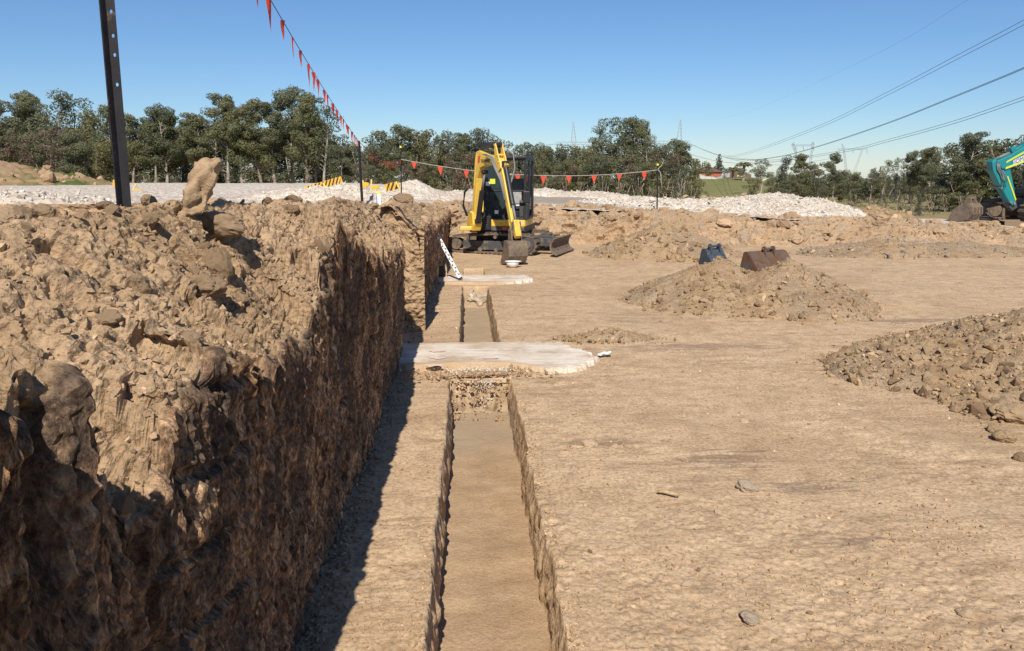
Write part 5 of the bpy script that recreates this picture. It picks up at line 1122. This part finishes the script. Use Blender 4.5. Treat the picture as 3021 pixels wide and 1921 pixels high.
def tree(kind, x, ytop, D, wf=1.0, label=None, variant=None):
    """x, ytop: picture position (2408 px wide copy of the photo) of the tree top; D: distance; it stands on the ground sheet"""
    k = 3021/2408.0; top = at(x*k, ytop*k, D); gzv = float(ground_z(np.array(top.x), np.array(D)))
    pr = PROT[kind]; i = variant if variant is not None else tcount[0] % len(pr); tcount[0] += 1; H, tm_, cm_ = pr[i]
    h = top.z-gzv; s = h/H; nm, lb, gr = TL[kind]; rz = (tcount[0]*2.399) % 6.283
    place = 'beyond the left gravel road' if x < 800 else 'behind the yellow excavator' if x < 1645 else 'right of the green hill' if D > 80 else 'near the teal excavator'
    if x > 1630 and D > 250: place = 'beside the houses on the hill'
    shade = {'bushy': ('olive leaved', 'grey green', 'dark leaved')[i], 'shrub': ('bright green', 'olive', 'dark green')[i], 'tall': ('grey barked', 'pale barked', 'olive crowned')[i]}.get(kind)
    if not label:
        what = {'bushy': 'dense bushy tree', 'shrub': 'low leafy shrub', 'tall': 'tall gum tree', 'open': 'gum tree with a thin open crown', 'brown': 'brownish drooping wattle', 'spread': 'large many stemmed gum tree', 'cone': 'dark dense conical tree'}[kind]
        row = '' if kind in ('spread', 'cone', 'brown', 'open') else (' in the back row' if (kind == 'bushy' and D > 99 and x < 1645) else '')
        lb = ((shade+' ') if shade else '')+what+row+' '+place; gr = what+'s '+place
    t = thing(nm, label or lb, 'shrub' if kind == 'shrub' else 'tree', (top.x, top.y, gzv), rz, None if label else gr); w = s*wf; t.scale = (w, w, s)
    for nm_, m_ in (('trunk', tm_), ('crown', cm_)):
        o = bpy.data.objects.new(nm_, m_); COL.objects.link(o); o.parent = t
    return t
# skyline trees, left to right
for x, y, kd in ((-60, 205, 'tall'), (-20, 235, 'tall'), (30, 216, 'tall'), (62, 232, 'tall'), (112, 212, 'open'), (160, 228, 'open'), (205, 262, 'bushy'), (253, 250, 'tall'), (300, 268, 'tall'), (348, 256, 'tall'), (381, 249, 'tall'), (412, 268, 'tall'), (440, 262, 'tall'),
                 (470, 275, 'tall'), (492, 254, 'open'), (526, 217, 'tall'), (560, 254, 'tall'), (603, 236, 'tall'), (640, 240, 'tall'), (676, 207, 'tall'), (706, 222, 'tall'), (730, 268, 'open'), (754, 248, 'open'), (782, 316, 'bushy'), (812, 333, 'bushy')):
    tree(kd, x, y, 100+random.uniform(-4, 12), 1.02)
for x, y, kd in ((850, 335, 'bushy'), (881, 308, 'bushy'), (905, 325, 'tall'), (943, 295, 'tall'), (975, 320, 'bushy'), (1000, 305, 'bushy'), (1026, 300, 'bushy'), (1060, 322, 'bushy'), (1086, 310, 'tall'), (1112, 318, 'bushy'), (1140, 303, 'bushy'), (1170, 330, 'bushy'), (1200, 327, 'bushy'), (1236, 341, 'bushy'), (1265, 345, 'bushy'),
                 (1300, 333, 'bushy'), (1326, 350, 'bushy'), (1360, 344, 'bushy'), (1392, 352, 'bushy'), (1550, 341, 'bushy'), (1632, 374, 'bushy'), (1610, 385, 'bushy')):
    tree(kd, x, y, 88+random.uniform(-4, 8), 1.12)
tree('spread', 1454, 268, 98, 1.0); tree('open', 1404, 296, 97, .9); tree('tall', 1500, 279, 96, 1.0); tree('open', 1525, 302, 94, .9); tree('tall', 1591, 329, 95, 1.25, 'round topped gum on a bare leaning trunk beside the far bank picket', 1)
# lower fill in front and behind, so the belt is closed
for i in range(34):
    x = -70+i*27+random.uniform(-9, 9); y = (316 if x < 760 else 356)+random.uniform(-16, 26)
    if 265 < x < 770: continue
    tree('brown' if (40 < x < 240 and i % 2 == 0) else ('bushy' if i % 3 else 'tall'), x, y, 90+random.uniform(-5, 6), 1.25)
for i in range(30):
    x = -60+i*29+random.uniform(-8, 8); tree('bushy', x, 306+random.uniform(-16, 30) if x < 760 else 350+random.uniform(-8, 14), 118+random.uniform(0, 10), 1.4, None, 2)
for i in range(26):
    x = 850+i*30+random.uniform(-9, 9); tree('bushy' if i % 4 else 'brown', x, 374+random.uniform(-14, 16), 80+random.uniform(-3, 4), 1.2)
for i in range(22):
    x = 850+i*35+random.uniform(-9, 9); tree('bushy', x, 352+random.uniform(-6, 12), 100+random.uniform(0, 8), 1.3, None, 2)
for i in range(44):
    x = 60+i*36+random.uniform(-12, 12); tree('shrub', x, (418 if x < 800 else 420)+random.uniform(-14, 12), (84 if x < 800 else 72)+random.uniform(-3, 3), 1.3)
# right of the green hill
for x, y, kd, D, w in ((1793, 374, 'open', 215, 1.3), (1770, 392, 'bushy', 230, 1.3), (1845, 368, 'cone', 150, 1.05), (1825, 408, 'bushy', 150, 1.3), (1870, 402, 'bushy', 148, 1.3), (1897, 362, 'tall', 150, 1.15), (1930, 382, 'bushy', 150, 1.2), (1968, 360, 'tall', 148, .8), (1990, 400, 'bushy', 140, 1.2), (2020, 405, 'bushy', 135, 1.3),
                       (2050, 396, 'open', 120, 1.0), (2082, 376, 'open', 118, .9), (2112, 372, 'open', 116, .9), (2148, 356, 'tall', 112, .9), (2172, 350, 'tall', 110, 1.0), (2200, 344, 'tall', 106, 1.0), (2228, 346, 'open', 100, 1.0), (2250, 338, 'bushy', 72, 1.2), (2291, 309, 'tall', 66, 1.2), (2268, 345, 'bushy', 68, 1.2), (2325, 345, 'bushy', 66, 1.2), (2362, 328, 'bushy', 64, 1.2), (2395, 318, 'bushy', 62, 1.2), (2440, 315, 'bushy', 60, 1.2), (2490, 310, 'bushy', 60, 1.2)):
    tree(kd, x, y, D, w)
for i in range(24):
    x = 1830+i*29+random.uniform(-8, 8); tree('bushy', x, 425-max(0, x-2150)*0.12+random.uniform(-10, 12), (128 if x < 2200 else 70)+random.uniform(-6, 6), 1.7)
for i in range(22):
    x = 1840+i*22+random.uniform(-8, 8); tree('bushy', x, 412+random.uniform(-8, 10), 165+random.uniform(0, 8), 1.5, None, 2)
for i in range(26):
    x = 1990+i*20+random.uniform(-8, 8); tree('shrub', x, 458+random.uniform(-8, 12), 60+random.uniform(-6, 10), 1.5)
for x, y, D in ((1530, 438, 62), (1600, 420, 66), (1630, 428, 60), (1590, 445, 58), (1660, 448, 120), (1800, 445, 130)): tree('shrub', x, y, D, 1.2, None, 2 if x in (1600, 1530) else 0)
tree('cone', 2163, 452, 44, .8, 'small dark slender sapling standing before the shrubs')
for x, y in ((1662, 386), (1742, 394)): tree('bushy', x, y, 300+random.uniform(0, 14), 1.3)
# tall pine and palms by the houses
g = np.random.default_rng(5); p = at(2123, 452, 330); gzv = float(ground_z(np.array(p.x), np.array(330.)))
t = thing('pine_tree', 'tall narrow pine rising above the brick house', 'tree', (p.x, 330, gzv)); Hp = p.z-gzv; b = MB(); b.tube([(0, 0, -.3), (0, 0, Hp*.5), (0, 0, Hp*1.0)], [.4, .25, .05], 7); b.build('trunk', M['bark'], t)
CC = []; RRr = []
for k in range(40):
    u_ = k/40; z = Hp*(0.16+0.80*u_); a = k*2.4; r = 2.3*(1.05-0.95*u_)*(0.6+0.4*math.sin(k*1.7)); CC.append(np.array([math.cos(a)*r, math.sin(a)*r, z])); q_ = 1.35*(1.1-0.85*u_); RRr.append((q_, q_, q_*.55))
V, F, RN = leaves(CC, RRr, 55, .6, g, .1); cm_ = np_mesh('crown', V, F, False); set_attr(cm_, 'rnd', RN); link('crown', cm_, M['leafdark'], t)
def palm(x, y, D, label):
    k = 3021/2408.0; tp_ = at(x*k, y*k, D); gz_ = float(ground_z(np.array(tp_.x), np.array(float(D)))); t = thing('palm_tree', label, 'palm', (tp_.x, D, gz_)); H = tp_.z-gz_-1.2
    b = MB(); b.tube([(0, 0, -.3), (.1, 0, H*.5), (0, 0, H)], [.55, .45, .5], 8); b.build('trunk', M['bark'], t)
    for q in range(26):
        a = q*2.4; el = 1.2-1.5*(q/26); L = 3.4; m = MB(); prev = None
        for s_ in range(6):
            u = s_/5; r = L*u*math.cos(el*(1-.5*u)); z = H+L*u*math.sin(el)*(1-.75*u)-.9*u*u; w = .42*(1-.7*abs(u-.45)); d = Vector((math.cos(a), math.sin(a), 0)); sd_ = Vector((-d.y, d.x, 0))
            rv = m.verts([d*r+sd_*w+Vector((0, 0, z-.18)), d*r+Vector((0, 0, z)), d*r-sd_*w+Vector((0, 0, z-.18))])
            if prev: m.face([prev[0], prev[1], rv[1], rv[0]]); m.face([prev[1], prev[2], rv[2], rv[1]])
            prev = rv
        m.build('frond', M['leafolive'], t)
palm(1750, 378, 285, 'tall palm with arching fronds behind the hill fences'); palm(1724, 390, 300, 'shorter palm between the pine and the tall palm')

# ================================================================== HOUSES AND FENCES ON THE HILL
M['brick'] = plain('red_brick', (0.42, 0.135, 0.075), 0.9, 0, .2, 1.5, spec=.1); M['rooftile'] = plain('brown_tiles', (0.16, 0.10, 0.085), 0.85, 0, .3, 1, spec=.15)
M['fencewhite'] = plain('white_fence', (0.72, 0.70, 0.66), 0.8, 0, .1, 2); M['creamwall'] = plain('cream_wall', (0.78, 0.72, 0.48), 0.8, 0, .1, 2); M['fencebrown'] = plain('brown_fence', (0.19, 0.115, 0.085), 0.85, 0, .2, 2)
def house(px0, px1, ybase, ytop, D, depth, wall, roof, label, hip=2.0):
    a = at(px0, ybase, D); c = at(px1, ybase, D); W = c.x-a.x; Hh = at(px0, ytop, D).z-a.z; t = thing('house', label, 'house', (a.x, D, a.z))
    b = MB(); b.box((W/2, depth/2, Hh/2-1.5), (W, depth, Hh+3)); b.build('wall', wall, t)
    b = MB(); e = .6; v = b.verts([(-e, -e, Hh), (W+e, -e, Hh), (W+e, depth+e, Hh), (-e, depth+e, Hh), (W*.3, depth/2, Hh+hip), (W*.7, depth/2, Hh+hip)])
    for f_ in ((0, 1, 5, 4), (1, 2, 5), (2, 3, 4, 5), (3, 0, 4), (3, 2, 1, 0)): b.face([v[i] for i in f_])
    rf = b.build('roof', roof, t); b = MB(); b.box((W*.62, depth*.5, Hh+hip), (.7, .7, 1.3)); b.build('chimney', wall, rf)
    return t
house(2062, 2128, 526, 508, 318, 9, M['brick'], M['rooftile'], 'red brick house with brown tiled roof on the hill')
house(2160, 2200, 522, 512, 330, 8, M['creamwall'], M['rooftile'], 'low pale house behind the white fence on the hill')
def fence(pts, h, n, mat, label, D):
    P_ = [at(x, y, d) for (x, y), d in zip(pts, D)]; t = thing('fence', label, 'fence', P_[0]); tot = len(P_)-1
    for i in range(tot):
        a, c = P_[i], P_[i+1]
        for k in range(n):
            u, v = a.lerp(c, k/n+.004)-P_[0], a.lerp(c, (k+1)/n-.004)-P_[0]; m = MB(); hh = h*(1+0.05*((k*7) % 3)); th = Vector((0, .06, 0)); up = Vector((0, 0, 1))
            q = m.verts([u-up*.8, v-up*.8, v+up*hh, u+up*hh, u-up*.8+th, v-up*.8+th, v+up*hh+th, u+up*hh+th])
            for f_ in ((0, 1, 2, 3), (5, 4, 7, 6), (3, 2, 6, 7), (0, 3, 7, 4), (1, 5, 6, 2)): m.face([q[j] for j in f_])
            m.build('panel', mat, t)
fence([(2060, 526), (2085, 533), (2113, 537), (2122, 534), (2153, 521)], 1.55, 4, M['fencewhite'], 'white panel fence stepping along the hill below the brick house', [300, 297, 294, 298, 310])
fence([(2153, 521), (2175, 520)], 1.6, 3, M['fencebrown'], 'short dark brown fence joining the white fence', [310, 311])
fence([(2195, 524), (2216, 528)], 1.5, 3, M['fencebrown'], 'dark brown fence below the palms', [300, 300])
fence([(2239, 533), (2261, 537)], 1.3, 4, M['creamwall'], 'bright cream wall at the right edge of the green hill', [285, 284])

# ================================================================== PYLONS AND POWER LINES
M['galv'] = plain('galvanised_steel', (0.42, 0.43, 0.45), 0.6, 0.2, .15, 1); M['wire'] = plain('wire', (0.12, 0.14, 0.18), 0.6, 0.2, .1)
def lattice(m, a, c, w0, w1, nseg, r):
    a, c = Vector(a), Vector(c); d = (c-a).normalized(); e1 = d.cross(Vector((0, 1, 0))).normalized(); e2 = d.cross(e1); prev = None
    for k in range(nseg+1):
        u = k/nseg; p = a.lerp(c, u); w = (w0+(w1-w0)*u)/2; q = [p+e1*w+e2*w, p-e1*w+e2*w, p-e1*w-e2*w, p+e1*w-e2*w]
        if prev:
            for i in range(4):
                m.tube([prev[i], q[i]], r, 4, False); m.tube([prev[i], q[(i+1) % 4]], r*.6, 3, False)
        prev = q
def pylon(label, D, legs, beam, peaks, r=.09, w=1.8):
    """legs/peaks: (x0, y0, x1, y1) pixels; beam: (x0, x1, y0)"""
    b0 = at(legs[0][0], legs[0][1], D); t = thing('pylon', label, 'pylon', (b0.x, D, -6.0)); o_ = Vector(t.location)
    for (x0, y0, x1, y1) in legs:
        m = MB(); a, c = at(x0, y0, D), at(x1, y1, D); a.z = -6; lattice(m, a-o_, c-o_, w*1.6, w*.8, 9, r); m.build('leg', M['galv'], t)
    m = MB(); lattice(m, at(beam[0], beam[2], D)-o_, at(beam[1], beam[2], D)-o_, w*.9, w*.9, 12, r); m.build('crossarm', M['galv'], t)
    for (x0, y0, x1, y1) in peaks:
        m = MB(); lattice(m, at(x0, y0, D)-o_, at(x1, y1, D)-o_, w*1.7, .3, 6, r); m.build('peak', M['galv'], t)
    for x in np.linspace(beam[0]+3, beam[1]-3, 3):
        m = MB(); a = at(x, beam[2]+3, D)-o_; m.tube([a, a+Vector((.8, 0, -3.2))], .16, 5); m.build('insulator', M['wire'], t)
    return t
pylon('lattice pylon with two peaks behind the bushy belt', 520, [(1693, 520, 1693, 420), (1766, 520, 1766, 420)], (1640, 1800, 423), [(1693, 420, 1691, 358), (1766, 420, 1766, 354)])
pylon('lattice pylon with two peaks behind the spreading gum', 500, [(1916, 520, 1914, 420), (2004, 520, 2004, 420)], (1890, 2036, 420), [(1914, 420, 1912, 353), (2004, 418, 2008, 352)])
pylon('pylon with splayed legs behind the conical tree', 620, [(2356, 515, 2346, 432), (2386, 515, 2397, 432)], (2336, 2402, 429), [(2340, 429, 2342, 420), (2398, 427, 2399, 418)], .10, 1.2)
pylon('faint far pylon between the right hand gums', 800, [(2498, 520, 2490, 442), (2516, 520, 2544, 442)], (2472, 2560, 440), [(2489, 440, 2484, 424)], .09, 1.3)
def wire(pts, label, r, n=26, pair=0.0):
    """pts: (x, y, distance) - sampled along the hanging conductor"""
    W_ = [at(x, y, d) for x, y, d in pts]
    def cr(u):
        s_ = u*(len(W_)-1); i = min(int(s_), len(W_)-2); f_ = s_-i; p0, p1, p2, p3 = W_[max(i-1, 0)], W_[i], W_[i+1], W_[min(i+2, len(W_)-1)]
        return 0.5*((2*p1)+(p2-p0)*f_+(2*p0-5*p1+4*p2-p3)*f_*f_+(3*p1-p0-3*p2+p3)*f_**3)
    o_ = W_[0]; t = thing('power_line', label, 'power line', o_)
    for sgn in ((-1, 1) if pair else (0,)):
        m = MB(); m.tube([cr(k/n)-o_+Vector((0, 0, sgn*pair/2)) for k in range(n+1)], r, 5); m.build('conductor', M['wire'], t)
def dd(x): return 1/np.interp(x, [2130, 3300], [1/230., 1/52.])
wire([(2040, 428, 480), (2090, 448, 340), (2135, 460, 260)]+[(x, y, dd(x)) for x, y in ((2200, 453), (2405, 379), (2609, 281), (2814, 174), (3021, 66), (3200, -35))], 'highest pair of dark conductors climbing over the site', .022, 40, .38)
wire([(2140, 464, 320)]+[(x, y, dd(x)) for x, y in ((2200, 472), (2300, 462), (2405, 435), (2609, 367), (2814, 286), (3021, 201), (3200, 120))], 'middle pair of conductors below the highest pair', .028, 40, .10)
wire([(2150, 462, 330)]+[(x, y, dd(x)) for x, y in ((2230, 473), (2336, 469), (2507, 443), (2609, 418), (2814, 361), (3021, 290), (3200, 225))], 'lowest pair of conductors crossing the far pylon', .022, 40, .26)
wire([(2008, 352, 500), (2100, 350, 380), (2200, 332, 230), (2541, 181, 110), (2855, 0, 70), (3000, -90, 60)], 'thin faint earth wire high above the conductors', .007, 30)
wire([(2036, 455, 500), (2090, 470, 480), (2150, 480, 470), (2240, 483, 500), (2350, 470, 600)], 'thin conductor sagging past the pine tree', .09, 20)
wire([(2036, 424, 500), (2110, 455, 500), (2200, 478, 560), (2330, 486, 600), (2480, 462, 800)], 'far conductor pair sagging towards the splayed pylon', .10, 20)
wire([(1440, 425, 700), (1560, 431, 620), (1640, 425, 540)], 'far conductor left of the twin peaked pylon', .10, 12)
wire([(1640, 426, 520), (1720, 432, 520), (1800, 426, 515), (1860, 433, 505), (1890, 424, 500)], 'jumper conductors between the two peaked pylons', .10, 16)

# ================================================================== TEAL EXCAVATOR
M['teal'] = plain('teal_paint', (0.015, 0.22, 0.235), 0.4, 0, .15, 4, wear=(0.05, 0.10, 0.10), wear_amt=.1); M['lime_tape'] = plain('lime_stripe', (0.55, 0.62, 0.06), 0.5, 0, .1)
M['panelgrey'] = plain('pale_panel', (0.62, 0.62, 0.66), 0.5, 0, .08)
TD = 27.0; tg = at(2990, 655, TD).z
tb = at(3060, 655, TD); TX = thing('large_excavator', 'large teal excavator with lime stripes parked on the bank', 'excavator', (tb.x+1.1, TD+1.0, tg)); tb = Vector(TX.location)
track_unit(TX, Matrix.Rotation(R(4), 3, 'Z'), -1.25, -0.75, 3.6, 0.80, (M['track'], M['mud'], M['mud']), 44, .05); track_unit(TX, Matrix.Rotation(R(4), 3, 'Z'), .75, 1.25, 3.6, 0.80, (M['track'], M['mud'], M['mud']), 44, .05)
def tbox(nm, c, s_, mt, bevel=.03):
    b = MB(); b.box(c, s_); return b.build(nm, mt, TX, bevel=bevel)
tbox('undercarriage', (0, 0, .6), (2.0, 1.5, .4), M['dgrey']); tbox('chassis', (.3, 0, 1.02), (3.0, 2.3, .18), M['dblack']); tbox('engine_cover', (1.0, 0, 1.6), (1.7, 2.2, 1.0), M['teal'], .1); tbox('stripe', (.3, -1.16, 1.16), (3.0, .03, .10), M['lime_tape'], .005)
tbox('cab_base', (-.65, -.62, 1.3), (1.1, .95, .4), M['dgrey']); tbox('cab_roof', (-.65, -.62, 2.72), (1.2, 1.0, .12), M['dblack'])
for x in (-1.18, -.12):
    for y in (-1.07, -.17): tbox('cab_pillar', (x, y, 2.1), (.08, .08, 1.25), M['dblack'], .01)
for c, s_ in (((-1.19, -.62, 2.1), (.015, .85, 1.2)), ((-.65, -1.08, 2.1), (1.0, .015, 1.2)), ((-.65, -.16, 2.1), (1.0, .015, 1.2))):
    b = MB(); b.box(c, s_); b.build('window', M['glass'], TX)
tbox('cab_seat', (-.55, -.62, 1.8), (.5, .5, .6), M['dblack'], .08)
tbox('work_light', (-1.23, -.95, 1.95), (.05, .10, .34), M['amber'], .02)
yb = TD-tb.y+.25            # boom plane
TP = lambda px, py: (at(px, py, TD+.25).x-tb.x, at(px, py, TD+.25).z-tb.z)
tf = lambda u, v, w: Vector((u, yb+w, v))
def tpr(nm, px, w0, w1, mt, parent=TX, bevel=.015):
    b = MB(); b.prism([TP(*q) for q in px], tf, w0, w1); return b.build(nm, mt, parent, bevel=bevel)
tboom = tpr('boom', [(2930, 476), (2945, 500), (3030, 476), (3110, 500), (3190, 560), (3210, 540), (3140, 440), (3060, 400), (3010, 432), (2975, 455)], -.22, .22, M['teal'], bevel=.02)
tpr('stripe', [(2955, 482), (3015, 449), (3015, 443), (2957, 476)], -.235, -.225, M['lime_tape'], tboom, 0); tpr('stripe', [(2953, 500), (3017, 476), (3017, 470), (2955, 493)], -.235, -.225, M['lime_tape'], tboom, 0)
tpr('sign_panel', [(2976, 474), (3030, 448), (3030, 462), (2977, 487)], -.236, -.226, M['panelgrey'], tboom, 0)
u0, v0 = TP(2979, 485); u1, v1 = TP(3019, 467); ex = Vector((u1-u0, 0, v1-v0))
text_mesh('sign_lettering', 'IOM', .19, M['dblack'], tboom, basis(Vector((u0, yb-.239, v0)), ex, (0, 0, 1)), .002, .25)
tpr('boom_cylinder_bracket', [(2976, 437), (2992, 432), (2990, 446), (2980, 452)], -.12, .12, M['teal'], tboom)
def tram(nm, p, q, r, split, w, mt):
    a, c = Vector(tf(*TP(*p), w)), Vector(tf(*TP(*q), w)); m_ = a.lerp(c, split); b = MB(); b.tube([m_, c], r, 12); cy = b.build(nm, mt, TX); b = MB(); b.tube([a, m_], r*.55, 10); b.build('rod', M['hose'], cy, smooth=True)
tram('arm_cylinder', (2935, 470), (3040, 424), .085, .45, 0, M['teal'])
tarm = tpr('arm', [(2918, 478), (2928, 468), (2948, 488), (2972, 500), (2983, 555), (2989, 600), (2978, 608), (2966, 592), (2940, 545), (2921, 505)], -.17, .17, M['teal'], bevel=.02)
tpr('arm_edge', [(2960, 520), (2964, 520), (2988, 588), (2985, 592)], -.19, -.172, M['lime_tape'], tarm, 0)
for k in range(3):
    pts = [(2930+2*k, 484), (2931+3*k, 500), (2939+5*k, 512), (2945+5*k, 530), (2942+5*k, 552)]
    b = MB(); b.tube([tf(*TP(*q), -.21-.02*k) for q in pts], .018, 6); b.build('hose', M['hose'], TX, smooth=True)
tram('bucket_cylinder', (2975, 594), (2946, 552), .06, .45, -.0, M['teal'])
tpr('arm_linkage', [(2968, 592), (2990, 586), (2996, 612), (2980, 622), (2970, 610)], -.12, .12, M['dgrey'], tarm)
for q in ((2972, 596), (2982, 600), (2944, 553), (2934, 480), (2946, 476)):
    b = MB(); b.tube([tf(*TP(*q), -.21), tf(*TP(*q), .21)], .045, 10); b.build('pin', M['hose'], tarm)
# loose digging bucket next to it
q = at(2848, 652, 27.0); t = thing('excavator_bucket', 'worn brown digging bucket on the ground beside the teal excavator', 'bucket', (q.x, q.y, q.z-.02), R(32)); W = .72
prof = [(.45, .02), (.10, .0), (-.22, .08), (-.38, .28), (-.36, .50), (-.22, .64)]; fn = lambda u, v, w: Vector((w, u, v))
b = MB(); b.sheet(prof, fn, -W/2, W/2); b.build('shell', M['mud'], t, solid=.03)
for s_ in (-1, 1):
    b = MB(); b.prism(prof+[(-.02, .66), (.30, .40)], fn, s_*W/2-.015, s_*W/2+.015); b.build('side_plate', M['mud'], t, bevel=.005)
    b = MB(); b.prism([(-.34, .5), (.02, .62), (-.02, .78)]+arc(-.12, .80, .08, 0, 180, 6)+[(-.22, .7)], fn, s_*.16-.025, s_*.16+.025); b.build('ear', M['mud'], t, bevel=.006)
for k in range(5): b = MB(); w = -W/2+.06+k*(W-.12)/4; b.prism([(.42, 0), (.42, .06), (.60, .02)], fn, w-.04, w+.04); b.build('tooth', M['mud'], t, bevel=.005)
for k in range(3): b = MB(); w = -.22+.22*k; b.prism([(-.24, .10), (-.40, .30), (-.38, .5), (-.42, .5), (-.44, .28), (-.27, .05)], fn, w-.03, w+.03); b.build('wear_strip', M['mud'], t, bevel=.005)
b = MB(); b.tube([(-.19, -.12, .80), (.19, -.12, .80)], .04, 10); b.build('pin', M['mud'], t)
# coils of black pipe beside it
for k in range(2):
    a = at(2890, 640+6*k, 27.6); m = MB(); m.tube([a, a+Vector((.35, 0, .0-.02*k)), a+Vector((.65, .05, -.10)), a+Vector((.85, .1, -.18)), a+Vector((1.0, .1, -.2))], .035, 8)
    tag(m.build('pipe', M['blacksteel'], smooth=True), 'black poly pipe curving between the digging bucket and teal excavator', 'pipe', 'black pipes by the teal excavator')
# red-brown soil pile before the shrubs
heap('soil_pile', 'small reddish brown soil pile on the bank crest before the shrubs', 'heap', (13.2, 16.6, 27.4, 30.4), union(cone(14.9, 28.9, 1.1, .9, .36, .9, 41), cone(15.6, 28.7, .8, .7, .16, .9, 42)), lambda x, y: 0*x+0.50, M['far'], 50, 40, 40, CLODS, 0, (.04, .11), M['clod'], 600, .06, 'clod')
